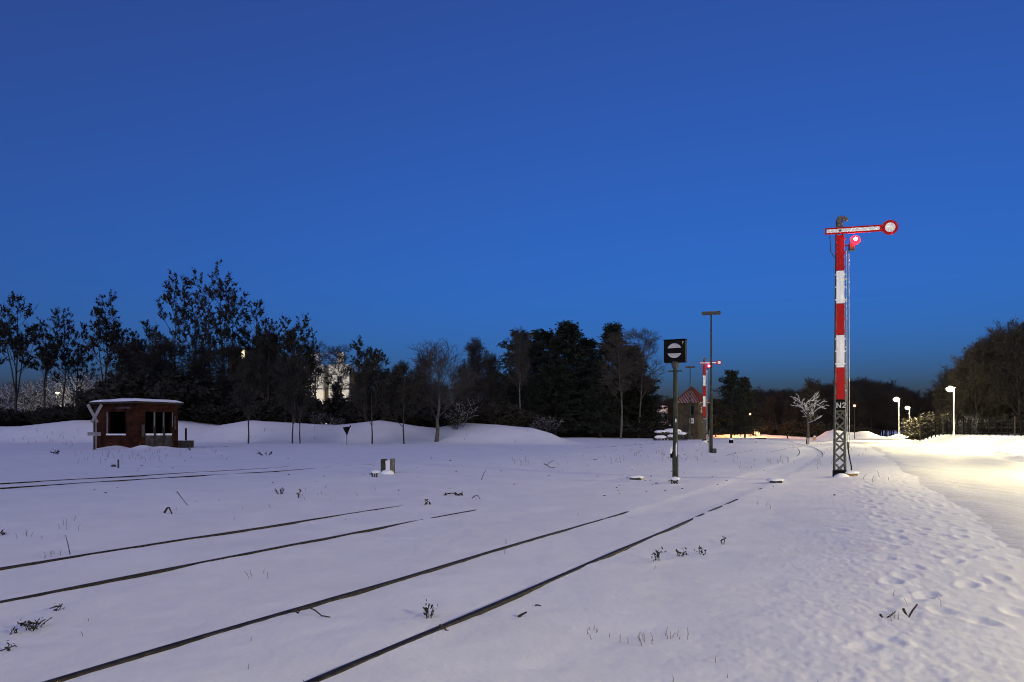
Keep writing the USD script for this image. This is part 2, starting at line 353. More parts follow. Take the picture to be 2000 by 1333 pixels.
# ------------------------------------------------------------------ railway tracks
def rail_mesh(pts, rise):
    """pts (n,2) centre line of the rail head, rise (n,) height of the head above the snow"""
    seg = np.linalg.norm(np.diff(pts, axis=0), axis=1); L = np.concatenate([[0], np.cumsum(seg)])
    from scipy.interpolate import PchipInterpolator
    t = np.arange(0, L[-1], .25)
    c = PchipInterpolator(L, pts)(t); h = np.interp(t, L, rise)
    d = np.gradient(c, axis=0); d /= np.linalg.norm(d, axis=1, keepdims=True); nrm = np.stack([d[:, 1], -d[:, 0]], 1)
    z = zbase(c[:, 0], c[:, 1])
    zs = np.convolve(np.pad(z, 6, 'edge'), np.ones(13) / 13, 'valid')
    top = np.maximum(zs, z - .02) + h + .012 * nz(c[:, 0], c[:, 1], 1.3, 41) * S(5, 12, c[:, 1])
    prof = [(-.062, -.15), (-.009, -.13), (-.009, -.045), (-.032, -.032), (-.032, -.006), (-.027, 0.0), (.027, 0.0), (.032, -.006), (.032, -.032), (.009, -.045), (.009, -.13), (.062, -.15)]
    K = len(prof); V = np.zeros((len(c), K, 3))
    for k, (o, dz) in enumerate(prof):
        V[:, k, :2] = c + nrm * o; V[:, k, 2] = top + dz
    i, j = np.meshgrid(np.arange(len(c) - 1), np.arange(K), indexing='ij')
    f = np.stack([i * K + j, i * K + (j + 1) % K, (i + 1) * K + (j + 1) % K, (i + 1) * K + j], -1).reshape(-1, 4)
    return V.reshape(-1, 3), f

def flat_pts(pix, z=0.0):
    out = []
    for px, py in pix:
        Y = F * (EYE - z) / (py - HOR); out.append((at(px, Y), Y))
    return np.array(out)
def extend(p, back):
    d = (p[0] - p[1]) / np.linalg.norm(p[0] - p[1]); return np.vstack([p[0] + d * back, p])

def offset_pair(c, half):
    d = np.gradient(c, axis=0); d /= np.linalg.norm(d, axis=1, keepdims=True); n = np.stack([d[:, 1], -d[:, 0]], 1)
    return c - n * half, c + n * half
G = .7535
# near track: centre line from the two rails of the picture
t1c = T1
t = thing('railway_track', 'near railway track with two dark rail heads, curving away past the tall semaphore', 'railway track', group=None)
l, r = offset_pair(t1c, G)
part('rail', rail_mesh(l, np.interp(l[:, 1], [14, 15.2, 17, 40, 46, 60, 80], [.022, .017, -.03, -.03, .005, .012, .0])), 'rail', t, smooth=35)
part('rail', rail_mesh(r, np.interp(r[:, 1], [11, 13.2, 15, 18, 23, 40, 46, 60, 80], [.020, .018, .012, .004, -.02, -.03, .004, .012, .0])), 'rail', t, smooth=35)
def straight(a, y0, y1, n=12, sl=.5):
    y = np.linspace(y0, y1, n); return np.stack([a + sl * y, y], 1)
t = thing('railway_track', 'second railway track whose thin dark rails sink under the snow in mid picture', 'railway track')
c = straight(-9.15, -2, 76); l, r = offset_pair(c, G)
part('rail', rail_mesh(l, np.interp(l[:, 1], [15.5, 17.5, 44, 46, 60, 66], [.021, -.03, -.03, .004, .004, -.03])), 'rail', t, smooth=35)
part('rail', rail_mesh(r, np.interp(r[:, 1], [16.5, 18.5, 50, 54, 72], [.020, -.03, -.03, .003, .006])), 'rail', t, smooth=35)
t = thing('railway_track', 'far left railway track, a pair of close dark lines before the brick hut', 'railway track')
c = straight(-20.35, 8, 80); l, r = offset_pair(c, G)
part('rail', rail_mesh(l, np.interp(l[:, 1], [26, 30, 50, 54, 72, 76], [.022, -.04, -.04, .008, .008, -.04])), 'rail', t, smooth=35)
part('rail', rail_mesh(r, np.interp(r[:, 1], [26, 30, 31], [.020, -.04, -.04])), 'rail', t, smooth=35)

# ------------------------------------------------------------------ main semaphore signals
def disc(r, y0, y1, cx, cz, n=40):
    m = trimesh.creation.cylinder(r, y1 - y0, sections=n); m.apply_transform(trimesh.transformations.rotation_matrix(PI / 2, [1, 0, 0])); m.apply_translation((cx, (y0 + y1) / 2, cz)); return m

def text_at(s, h, cx, cz, y, depth=.004, bold=False):
    m = meshkit.text_mesh(s, h, depth, bold); b = m.bounds
    m.apply_translation((-(b[0][0] + b[1][0]) / 2, -(b[0][1] + b[1][1]) / 2, 0))
    m.apply_transform(trimesh.transformations.rotation_matrix(PI / 2, [1, 0, 0])); m.apply_translation((cx, y, cz)); return m

def semaphore(label, loc, rotz):
    t = thing('semaphore_signal', label, 'railway signal', loc, rotz, 'semaphore signals with red lamps')
    zt, zb = 2.30, -.1                                        # lattice part
    w = lambda z: .33 + (.205 - .33) * z / 8.0
    for sx in (-1, 1):
        for sy in (-1, 1):
            mb = MB(); p = []
            for z in (zb, 8.28):
                h = w(z) / 2; p.append((sx * h, sy * h * .55, z))
            a, b = np.array(p[0]), np.array(p[1])
            mb.bar(a, b, .028, .022, 4); part('mast_leg', mb.mesh(), 'mast', t)
    z = .34
    while z < 2.3:
        h = w(z) / 2 - .01
        for s in (-1, 1):
            for sy in (-1, 1):
                mb = MB(); mb.flat((-s * h, sy * (h * .55 + .012 + .006 * (s > 0)), z), (s * h, sy * (h * .55 + .012 + .006 * (s > 0)), z + .30), .042, .008); part('lattice_brace', mb.mesh(), 'mast', t)
        z += .34
    mb = MB()
    for zz in (.34, 1.36, 2.34): mb.box((0, 0, zz), (w(zz), w(zz) * .6, .05))
    part('cross_plate', mb.mesh(), 'mast', t)
    mb = MB().box((0, 0, .20), (.40, .28, .46), bevel=.02); part('foot_plate', mb.mesh(), 'black', t)
    edges = [(8.00, 6.85, 'red'), (6.85, 5.80, 'white'), (5.80, 4.78, 'red'), (4.78, 3.74, 'white'), (3.74, 2.71, 'red')]
    for a, b, c in edges:
        mb = MB().box((0, -w(b) * .3 - .045, (a + b) / 2), (.236, .012, a - b - .006), bevel=.004)
        for zz in (a - .12, (a + b) / 2, b + .12):
            for s in (-1, 1): mb.box((s * .14, -w(b) * .3 - .03, zz), (.035, .03, .04))
        part('mast_board', mb.mesh(), c, t, c + ' enamel board of the mast')
    pl = part('number_plate', MB().box((0, -.135, 2.53), (.27, .012, .33), bevel=.004).mesh(), 'black', t)
    part('lettering', text_at('N2', .165, .02, 2.52, -.1415, bold=True), 'sign_white', pl)
    # cap with curled tip
    mb = MB(); mb.box((-.01, 0, 8.32), (.20, .12, .44), bevel=.03)
    cap = [(-.10, 8.50), (-.07, 8.60), (.02, 8.635), (.13, 8.62), (.22, 8.56), (.24, 8.48), (.19, 8.47), (.13, 8.52), (.10, 8.45), (.06, 8.38), (-.10, 8.38)]
    from shapely.geometry import Polygon
    m = trimesh.creation.extrude_polygon(Polygon(cap), .16, engine='earcut'); m.apply_transform(trimesh.transformations.rotation_matrix(PI / 2, [1, 0, 0])); m.apply_translation((0, .08, 0)); mb.tm(m)
    part('mast_cap', mb.mesh(), 'mast', t)
    mb = MB(); m = trimesh.util.concatenate([trimesh.creation.box((1.70, .02, .215))]); m.apply_translation((.385, -.20, 8.12)); mb.tm(m); mb.tm(disc(.235, -.211, -.189, 1.44, 8.12, 48))
    wing = part('signal_arm', mb.mesh(), 'red', t, smooth=40)
    mb = MB().box((.36, -.213, 8.12), (1.56, .012, .11)); part('arm_stripe', mb.mesh(), 'white', wing)
    part('arm_disc', disc(.150, -.222, -.211, 1.44, 8.12, 40), 'white', wing, smooth=40)
    part('pivot', MB().bar((-.02, -.24, 8.12), (-.02, .1, 8.12), .035, n=14).mesh(), 'dark_steel', t)
    mb = MB(); mb.bar((.44, -.10, 7.80), (.44, .16, 7.80), .12, n=18); mb.box((.36, .02, 7.62), (.18, .18, .24), bevel=.03); mb.bar((.12, .02, 7.70), (.40, .02, 7.64), .02)
    mb.bar((.13, .02, 7.45), (.36, .02, 7.55), .018)
    lamp = part('signal_lamp', mb.mesh(), 'dark_steel', t)
    m = trimesh.creation.icosphere(3, .15); m.apply_scale((1, .6, 1)); m.apply_translation((.44, -.12, 7.80)); part('lens', m, 'lamp_red', lamp, smooth=True)
    m = trimesh.creation.icosphere(3, .058); m.apply_translation((.44, -.18, 7.83)); part('bulb_glow', m, 'lamp_core', lamp, smooth=True)
    mb = MB(); mb.path([(-.30, -.05, 8.0), (-.28, -.05, 7.5), (-.16, -.05, 7.3)], .013); part('crank_rod', mb.mesh(), 'dark_steel', t)
    mb = MB(); mb.path([(.20, 0, 7.5), (.21, 0, 5.0), (.22, 0, 2.0), (.225, 0, 1.1)], .014, 6); mb.path([(.27, -.02, 7.4), (.28, -.02, 4.5), (.285, -.02, 1.15)], .010, 6)
    for zz in (6.6, 5.9, 4.4, 3.0, 2.2): mb.box((.17, 0, zz), (.10, .05, .05))
    part('wire_conduit', mb.mesh(), 'galv', t)
    part('cable', MB().path([(.245, -.02, 1.35), (.26, -.03, 1.0), (.31, -.05, .7), (.34, -.06, .55), (.345, -.06, .33)], .022, 8).mesh(), 'cable', t)
    b = part('junction_box', MB().box((.34, -.08, .25), (.34, .24, .20), bevel=.03).mesh(), 'rust_box', t)
    m = trimesh.creation.icosphere(3, 1); m.apply_scale((.22, .16, .07)); m.apply_translation((.35, -.08, .36)); part('snow_cap', m, 'snow_cap', b, smooth=True)
    m = trimesh.creation.icosphere(3, 1); m.apply_scale((.26, .22, .17)); m.apply_translation((.02, -.28, .17)); part('snow_heap', m, 'snow_cap', t, smooth=True)
    part('wire_roller', MB().box((.04, -.48, .17), (.30, .06, .05), bevel=.01).box((.36, -.36, .19), (.06, .06, .14)).mesh(), 'dark_steel', t)
    return t
s1 = semaphore('tall red and white semaphore signal standing nearest the snowy road', (at(1640, 24), 24, -.08), -15)
X2 = spot(1375.5, 74.6)
copy_of(s1, 'small distant semaphore signal in front of the pyramid-roofed tower', (X2[0], X2[1], .25), -12)

# ------------------------------------------------------------------ disc signal on its post
p = (at(1319, 23), 23, .14)
t = thing('disc_signal', 'black box signal with barred white disc on a slim olive post', 'railway signal', p, -25)
part('post', MB().bar((0, 0, -.2), (0, 0, 3.62), .078, .068, 12).box((0, 0, .35), (.17, .13, .8), bevel=.02).mesh(), 'pole', t, smooth=40)
part('collar', MB().bar((0, 0, 3.42), (0, 0, 3.62), .09, .15, 12).mesh(), 'dark_steel', t)
hd = part('signal_box', MB().box((0, 0, 3.94), (.66, .26, .70), bevel=.015).mesh(), 'black', t)
part('box_hood', MB().box((0, .0, 4.296), (.70, .30, .016)).mesh(), 'black', hd)
from shapely.geometry import Point, box as sbox
for s in (1, -1):
    half = Point(0, 0).buffer(.225, 48).intersection(sbox(-1, .082, 1, 1) if s > 0 else sbox(-1, -1, 1, -.082))
    m = trimesh.creation.extrude_polygon(half, .008, engine='earcut'); m.apply_transform(trimesh.transformations.rotation_matrix(PI / 2, [1, 0, 0])); m.apply_translation((0, -.131, 3.95))
    part('disc_half', m, 'sign_white', hd)
part('bar', MB().box((0, -.134, 3.95), (.47, .006, .155)).mesh(), 'black', hd)
part('hook', MB().box((.26, -.134, 4.21), (.045, .006, .028)).box((.26, -.134, 4.165), (.008, .006, .06)).mesh(), 'sign_white', hd)
part('cross_arm', MB().bar((-.22, 0, 3.33), (.22, 0, 3.33), .025, n=8).box((-.17, 0, 3.33), (.10, .08, .05)).mesh(), 'dark_steel', t)
part('step_bracket', MB().box((-.10, -.03, .75), (.10, .08, .22), bevel=.02).mesh(), 'black', t)
m = trimesh.creation.icosphere(2, 1); m.apply_scale((.05, .04, .11)); m.apply_translation((-.12, -.05, .86)); part('snow_on_bracket', m, 'snow_cap', t, smooth=True)
m = trimesh.creation.icosphere(2, 1); m.apply_scale((.02, .015, .22)); m.apply_translation((.045, -.07, .9)); part('frozen_snow', m, 'snow_cap', t, smooth=True)
m = trimesh.creation.icosphere(2, 1); m.apply_scale((.02, .015, .06)); m.apply_translation((.03, -.07, 1.8)); part('frozen_snow', m, 'snow_cap', t, smooth=True)

def wire_roller(label, loc, rotz, s=1.0):
    t = thing('wire_roller_stand', label, 'roller stand', loc, rotz, 'signal wire roller stands', s)
    part('top_plate', MB().box((0, 0, .19), (.36, .22, .07), bevel=.02).mesh(), 'moss_concrete', t)
    for k in (-.13, .0, .12): part('leg', MB().box((k, -.06, .06), (.055, .06, .26)).mesh(), 'dark_steel', t)
    part('arm', MB().box((-.22, -.06, .14), (.14, .05, .05)).mesh(), 'dark_steel', t)
    m = trimesh.creation.icosphere(3, 1); m.apply_scale((.23, .16, .10)); m.apply_translation((.02, 0, .24)); part('snow_cap', m, 'snow_cap', t, smooth=True)
    return t
x, y, z = at(1318, 22.55), 22.55, gz(at(1318, 22.55), 22.55)
wire_roller('snow-capped wire roller at the foot of the black box signal post', (x, y, z), -25, .64)
x, y, z = ground_hit(733, 932)
wire_roller('low wire roller stand left of the two upright concrete slabs', (x, y, z), -20, .62)

# ------------------------------------------------------------------ yard lamps, unlit
def yard_lamp(label, px, Y, ztop):
    x, y, z = spot(px, Y); h = ztop - z
    t = thing('yard_lamp', label, 'lamp post', (x, y, z - .1), -14, 'unlit yard lamps')
    part('pole', MB().bar((0, 0, 0), (0, 0, h * .42), .115, .10, 10).bar((0, 0, h * .42), (0, 0, h), .075, .055, 10).mesh(), 'pole', t, smooth=40)
    part('lamp_bar', MB().box((0, 0, h + .09), (1.24, .34, .18), bevel=.04).mesh(), 'dark_steel', t)
    part('lamp_snow', MB().box((0, 0, h + .2), (1.16, .28, .04), bevel=.018).mesh(), 'concrete', t)
    part('cable_duct', MB().box((-.12, -.08, .9), (.09, .09, 1.5), bevel=.02).mesh(), 'mast', t)
    part('foot_box', MB().box((.2, -.12, .24), (.3, .22, .32), bevel=.03).mesh(), 'dark_steel', t)
    return t
yard_lamp('tall unlit yard lamp with T-shaped head between the two signals', 1389, 50, 9.5)
yard_lamp('farther unlit yard lamp rising behind the pyramid-roofed tower', 1348, 96, 9.75)

# ------------------------------------------------------------------ street lamps
def street_lamp():
    t = thing('street_lamp', 'lit street lamp nearest on the bank, before the wire fence', 'street lamp', (0, 0, 0), 0, 'lit street lamps along the road')
    part('pole', MB().bar((0, 0, -.3), (0, 0, 1.2), .085, .08, 12).bar((0, 0, 1.2), (0, 0, 5.0), .062, .045, 12).mesh(), 'galv', t, smooth=40)
    hd = part('lamp_head', MB().box((-.24, 0, 5.07), (.74, .62, .07), bevel=.03).mesh(), 'dark_steel', t)
    m = trimesh.creation.icosphere(3, 1); m.apply_scale((.28, .25, .20)); m.apply_translation((-.28, 0, 4.95)); part('lens', m, 'lamp_white', hd, smooth=True)
    part('access_door', MB().box((0, -.085, .8), (.07, .02, .3)).mesh(), 'galv', t)
    return t
lamp0 = street_lamp()
def lamp_at(px, Y, ztop, rot, label, first=False):
    x = at(px, Y); z = ztop - 5.12
    if first:
        lamp0.GetAttribute('xformOp:translate').Set(Gf.Vec3d(x, Y, z)); lamp0.GetAttribute('xformOp:rotateZ').Set(rot)
    else: copy_of(lamp0, label, (x, Y, z), rot)
lamp_at(1863, 65, 5.40, -20, '', True)
lamp_at(1756, 88, 5.42, -25, 'lit street lamp at the bend of the road, left of the nearest one')
lamp_at(1776, 117, 5.30, -50, 'far street lamp half hidden behind the bank')
for (x, y), lb in (((33.6, 45.5), 'lit street lamp beside the road just outside the right edge'), ((21.6, 20.0), 'lit street lamp by the near road outside the picture'), ((11.4, -4.6), 'lit street lamp on the road behind the viewpoint')):
    copy_of(lamp0, lb, (x, y, .3), -24)

def small_lamp(name, label, px, py, Y, glow, r, group=None, mat='dark_steel'):
    x = at(px, Y); z0 = gz(x, Y); h = EYE + (HOR - py) / F * Y - z0
    t = thing(name, label, 'street lamp', (x, Y, z0), 0, group)
    part('pole', MB().bar((0, 0, -.2), (0, 0, h - r * .6), .06, .045, 8).mesh(), mat, t)
    part('arm', MB().box((-.0, 0, h + r), (.5, .2, .06), bevel=.02).mesh(), mat, t)
    m = trimesh.creation.icosphere(2, r); m.apply_translation((0, 0, h)); part('globe', m, glow, t, smooth=True)
    return t
small_lamp('orange_lamp', 'orange glowing lamp at the far level crossing', 1463, 808, 128, 'lamp_orange', .30)
small_lamp('red_lamp', 'small reddish lamp on a thin post behind the tall semaphore', 1669, 793, 112, 'lamp_pink', .18)

# ------------------------------------------------------------------ brick hut
hx, hy = at(268, 42.8), 42.8
hz = .47
t = thing('brick_hut', 'derelict red brick hut with flat snowy roof and empty windows', 'hut', (hx, hy, hz), 0)
ra = math.radians(-27)
ex, ey = np.array([math.cos(ra), math.sin(ra), 0]), np.array([-math.sin(ra), math.cos(ra), 0])   # ex: to the right along the front... ey: away
RZ = np.array([ex, ey, [0, 0, 1]]).T
A, D, Hh, th = 3.85, 2.75, 2.72, .24     # left face runs along -ex, right face along ey
def hb(x0, x1, y0, y1, z0, z1, mb=None, bevel=0.0):
    mb = mb or MB(); c = RZ @ np.array([(x0 + x1) / 2, (y0 + y1) / 2, 0]); c[2] = (z0 + z1) / 2
    return mb.box(c, (x1 - x0, y1 - y0, z1 - z0), RZ, bevel)
# front (facing the camera, left in the picture): local x from -A to 0 at y=0
wx0, wx1, wz0, wz1 = -2.72, -1.02, .86, 2.25
mb = MB(); hb(-A, wx0, 0, th, -.3, Hh, mb); hb(wx1, 0, 0, th, -.3, Hh, mb); hb(wx0, wx1, 0, th, -.3, wz0, mb); hb(wx0, wx1, 0, th, wz1, Hh, mb)
wf = part('front_wall', mb.mesh(), 'brick', t)
part('window_frame', hb(wx0 - .0, wx0 + .032, -.012, .06, wz0, wz1).mesh(), 'grey_wood', wf)
m = hb(wx0 - .02, wx1 + .02, -.06, .16, wz0 - .0, wz0 + .09, bevel=.035); part('sill_snow', m.mesh(), 'snow_cap', wf, smooth=40)
part('fallen_panel', hb(-1.9, -.6, -.02, .0, 2.42, 2.52).mesh(), 'panel', wf)
# right face: local y from th to D at x=0
ys = [.30, .52, 1.12, 1.20, 1.74, 1.82, 2.36, D]
mb = MB(); hb(-th, 0, th, ys[1], -.3, Hh, mb); hb(-th, 0, ys[6], D, -.3, Hh, mb); hb(-th, 0, ys[1], ys[6], wz1, Hh, mb)
ws = part('side_wall', mb.mesh(), 'brick', t)
for k, (a, b) in enumerate(((ys[1], ys[2]), (ys[3], ys[4]), (ys[5], ys[6]))):
    part('lower_panel', hb(-.12, -.03, a, b, -.3, wz0).mesh(), 'panel', ws)
    part('sill_snow', hb(-.16, .07, a + .03, b - .06, wz0 - .01, wz0 + .11, bevel=.04).mesh(), 'snow_cap', ws, smooth=40)
    part('mullion', hb(-.13, .01, b, b + (.08 if k < 2 else .04), -.3, wz1).mesh(), 'dark_wood', ws)
    part('mullion_edge', hb(-.05, .014, b + .0, b + .016, wz0 + .5, wz1 - .02).mesh(), 'sign_white', ws)
part('loose_board', hb(.005, .03, ys[0] - .02, ys[0] + .16, .75, 1.5).mesh(), 'panel', ws)
part('loose_board', hb(.005, .03, 2.48, 2.58, 1.2, 2.0).mesh(), 'panel', ws)
mb = MB(); hb(-A, -A + th, th, D, -.3, Hh, mb); hb(-A + th, -th, D - th, D, -.3, Hh, mb); part('rear_walls', mb.mesh(), 'brick', t)
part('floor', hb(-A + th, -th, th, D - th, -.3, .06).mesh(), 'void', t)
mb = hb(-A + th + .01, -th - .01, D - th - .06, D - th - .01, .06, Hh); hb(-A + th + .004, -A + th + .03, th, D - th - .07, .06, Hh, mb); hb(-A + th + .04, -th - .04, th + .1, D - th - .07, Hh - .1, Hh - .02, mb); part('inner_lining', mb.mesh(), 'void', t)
rf = part('roof', hb(-A - .22, .22, -.25, D + .25, Hh, Hh + .12, bevel=.02).mesh(), 'dark_wood', t)
n1, n2 = 26, 18
gx, gy = np.meshgrid(np.linspace(-A - .22, .22, n1), np.linspace(-.25, D + .25, n2), indexing='ij')
ed = np.minimum(np.minimum(gx + A + .22, .22 - gx) / .35, np.minimum(gy + .25, D + .25 - gy) / .35).clip(0, 1)
hh = Hh + .115 + .15 * np.sqrt(ed) * (.9 + .5 * nz(gx, gy, 1.2, 31)) + .06 * np.exp(-((gx + 1.4) / 1.3) ** 2) * ed
V = np.stack([gx, gy, hh], -1).reshape(-1, 3) @ RZ.T
i, j = np.meshgrid(np.arange(n1 - 1), np.arange(n2 - 1), indexing='ij'); f = np.stack([i * n2 + j, (i + 1) * n2 + j, (i + 1) * n2 + j + 1, i * n2 + j + 1], -1).reshape(-1, 4)
part('roof_snow', (V, f), 'snow_cap', rf, smooth=True)
# crossed boards sign
c0 = np.array([hx, hy, hz]) + RZ @ np.array([-A - .22, -.35, 0])
t = thing('crossed_board_sign', 'weathered crossed boards on a leaning post at the left corner of the hut', 'sign', (at(186, 41.5), 41.5, gz(at(186, 41.5), 41.5)), 10)
part('post', MB().box((-.02, 0, .95), (.13, .11, 2.3)).mesh(), 'dark_wood', t)
part('post_edge', MB().box((.062, -.058, .85), (.03, .006, 1.7)).mesh(), 'sign_white', t)
for s, y0 in ((-1, -.078), (1, -.10)):
    part('cross_board', MB().flat((-s * .14, y0, 1.52), (s * .36, y0, 2.52), .155, .02).mesh(), 'grey_wood', t)
part('name_board', MB().box((-.03, -.075, .88), (.68, .025, .20)).mesh(), 'grey_wood', t)
# trough and stake at the right end
b0 = spot(358, 45.6)
t = thing('wooden_trough', 'dark low wooden box at the right end of the brick hut', 'box', b0, -27)
for q in ((0, -.35, .95, .06), (0, .35, .95, .06)): part('side_board', MB().box((q[0], q[1], .20), (q[2], q[3], .48)).mesh(), 'dark_wood', t)
for q in (-.475, .475): part('end_board', MB().box((q, 0, .20), (.06, .64, .48)).mesh(), 'dark_wood', t)
m = trimesh.creation.icosphere(3, 1); m.apply_scale((.44, .3, .1)); m.apply_translation((0, 0, .36)); part('snow_fill', m, 'snow_cap', t, smooth=True)
single('stake', MB().box((b0[0] - .10, b0[1] + .6, b0[2] + .55), (.10, .10, 1.3), bevel=.02).mesh(), 'dark_wood', 'short dark stake rising beside the wooden box right of the hut', 'stake')
x, y, z = ground_hit(231, 915); single('stake', MB().box((x, y, z + .12), (.05, .05, .36), bevel=.01).mesh(), 'dark_steel', 'tiny dark stake beside the far left rails below the hut', 'stake')
x, y, z = ground_hit(222, 912); single('stone_lump', trimesh.Trimesh(*(lambda m: (m.vertices * (.09, .07, .05) + (x, y, z + .03), m.faces))(trimesh.creation.icosphere(2, 1))), 'dark_steel', 'dark lump in the snow left of the tiny stake', 'lump')

# ------------------------------------------------------------------ triangle sign, slabs, covers, cabinet
p = spot(677, 57); t = thing('triangle_sign', 'black inverted triangle sign on a short post below the bank', 'sign', p, 12)
part('post', MB().box((0, 0, .6), (.07, .07, 1.35)).mesh(), 'grey_wood', t)
from shapely.geometry import Polygon
m = trimesh.creation.extrude_polygon(Polygon([(-.30, 1.32), (.30, 1.40), (.03, .68)]), .03, engine='earcut'); m.apply_transform(trimesh.transformations.rotation_matrix(PI / 2, [1, 0, 0])); m.apply_translation((0, -.045, 0)); part('plate', m, 'black', t)
part('bracket', MB().box((.30, -.03, 1.42), (.06, .04, .14)).mesh(), 'black', t)
x, y, z = ground_hit(757, 925)
t = thing('concrete_slabs', 'two upright concrete slabs packed with snow in mid field', 'marker', (x, y, z), -12, None, .60)
part('slab', MB().box((-.20, .0, .33), (.20, .46, .86), bevel=.02).mesh(), 'moss_concrete', t, 'dark mossy left slab')
part('slab', MB().box((.26, .05, .36), (.11, .46, .84), bevel=.015).mesh(), 'concrete', t)
m = trimesh.creation.box((.32, .30, .66)); m = m.subdivide().subdivide().subdivide(); m.vertices += .14 * (np.stack([nz(m.vertices[:, 0] * 1, m.vertices[:, 2], 5, s) for s in (1, 2, 3)], 1)); m.apply_translation((.06, .06, .36)); part('packed_snow', m, 'snow_cap', t, smooth=True)
m = trimesh.creation.icosphere(3, 1); m.apply_scale((.36, .26, .20)); m.apply_translation((.06, -.2, .0)); part('drift', m, 'snow_cap', t, smooth=True)
def cover(px, py, label):
    x, y, z = ground_hit(px, py)
    t = thing('cable_cover', label, 'cover plate', (x, y, z), -20, 'snow-topped cable covers')
    part('slab', MB().box((0, 0, .015), (.36, .5, .11), bevel=.02).mesh(), 'dark_steel', t)
    m = trimesh.creation.icosphere(3, 1); m.apply_scale((.27, .3, .07)); m.apply_translation((-.03, .04, .075)); part('snow_cap', m, 'snow_cap', t, smooth=True)
cover(1243, 937, 'flat dark cable cover left of the black box signal')
cover(1516, 943, 'flat dark cable cover left of the tall semaphore foot')
def cabinet(px, py, wd, hg, label, mat='black'):
    x, y, z = ground_hit(px, py); s = y / F
    t = thing('cabinet', label, 'cabinet', (x, y, z), -15, None)
    part('body', MB().box((0, 0, hg * s / 2 - .1), (wd * s, wd * s * .7, hg * s + .2), bevel=.03).mesh(), mat, t)
    m = trimesh.creation.icosphere(3, 1); m.apply_scale((wd * s * .52, wd * s * .40, .12)); m.apply_translation((0, 0, hg * s)); part('snow_cap', m, 'snow_cap', t, smooth=True)
    return t
cabinet(1428, 866, 8, 7, 'small black cabinet with snow cap in front of the dark pines')
cabinet(1591, 861, 5, 8, 'pale yellow pillar right of the small snowy tree', 'fascia')
cabinet(1480, 853, 8, 8, 'small cabinet glowing orange under the crossing lamp', 'house_white')
def post_at(px, py, hpx, label, mat='galv', r=.05):
    x, y, z = ground_hit(px, py); single('marker_post', MB().bar((x, y, z - .1), (x, y, z + hpx * y / F), r, r * .9, 8).mesh(), mat, label, 'post')
post_at(1578, 870, 14, 'thin pale post just before the small snowy tree')
post_at(1474, 851, 14, 'thin post catching orange light at the crossing', 'house_white', .09)
post_at(1538, 857, 8, 'short dark post left of the small snowy tree', 'dark_steel', .10)
post_at(1658, 851, 20, 'thin dark post by the far snow heaps', 'dark_steel', .05)
x, y, z = ground_hit(1486, 858); single('sleeper_end', MB().box((x, y, z + .05), (1.6, .3, .2), bevel=.04).mesh(), 'dark_wood', 'dark beam lying on the snow before the crossing', 'beam')
x, y, z = ground_hit(1562, 846); t = thing('blue_light', 'small blue signal light at the crossing', 'signal light', (at(1446, 130), 130, gz(at(1446, 130), 130)))
part('post', MB().bar((0, 0, -.1), (0, 0, 1.4), .05, n=8).mesh(), 'dark_steel', t); m = trimesh.creation.icosphere(2, .16); m.apply_translation((0, 0, 1.5)); part('lens', m, 'blue_lamp', t, smooth=True)

# ------------------------------------------------------------------ signal tower
Yt = 98.0; p = spot(1351, Yt); t = thing('signal_tower', 'narrow brick tower with pyramid tiled roof behind the distant semaphore', 'tower', (p[0], p[1], p[2] - .1), -35)
sd, he, ha = 2.95, 5.23 - p[2] + .1, 7.28 - p[2] + .1
h2 = sd / 2
part('wall', MB().box((0, 0, he / 2 - .2), (sd, sd, he + .4)).mesh(), 'tower_brick', t)
part('cornice', MB().box((0, 0, he - .07), (sd + .16, sd + .16, .14)).mesh(), 'tower_brick', t)
o = h2 + .32
V = np.array([(-o, -o, he), (o, -o, he), (o, o, he), (-o, o, he), (0, 0, ha)]); rf = part('roof', (V, np.array([(0, 1, 4), (1, 2, 4), (2, 3, 4), (3, 0, 4), (0, 2, 1), (0, 3, 2)])), 'tile', t)
for face in range(4):                      # raised tile rolls with snow lying between them
    R4 = trimesh.transformations.rotation_matrix(face * PI / 2, [0, 0, 1])
    roll, snow = MB(), MB()
    for k in range(-8, 9):
        xx = k * o / 8.6; top = np.array([xx * 0, 0, ha]); fr = 1 - abs(xx) / o
        a = np.array([xx, -o - .01, he + .02]); b = np.array([xx, -o * (1 - fr), he + (ha - he) * fr + .02])
        if fr > .05: roll.bar(a, b, .05, .05, 6)
        x2 = (k + .5) * o / 8.6; fr = 1 - abs(x2) / o
        if fr > .08:
            a = np.array([x2, -o, he + .0]); b = np.array([x2, -o * (1 - fr * .9), he + (ha - he) * fr * .9]); snow.bar(a - np.array([0, 0, .03]), b - np.array([0, 0, .03]), .030, .027, 5)
    for nm, mb, mt in (('tile_roll', roll, 'tile'), ('tile_snow', snow, 'snow_cap')):
        v, f = mb.mesh(); v = v @ R4[:3, :3].T; part(nm, (v, f), mt, rf)
for k in range(4):
    a = np.array([o * (1 if k in (0, 3) else -1), o * (1 if k < 2 else -1), he]); part('hip_ridge', MB().bar(a, (0, 0, ha + .04), .09, n=6).mesh(), 'tile', rf)
for (fx, w, z0, z1) in ((.62, .62, he - 1.62, he - .42),):
    wn = part('window', MB().box((fx, -h2 - .01, (z0 + z1) / 2), (w, .05, z1 - z0)).mesh(), 'dark_wood', t); part('pane', MB().box((fx, -h2 - .04, (z0 + z1) / 2), (w - .14, .02, z1 - z0 - .14)).mesh(), 'glass', wn)
wn = part('window', MB().box((h2 + .01, -.35, he - .95), (.05, 1.1, 1.0)).mesh(), 'dark_wood', t); part('pane', MB().box((h2 + .04, -.35, he - .95), (.02, .9, .8)).mesh(), 'glass', wn)
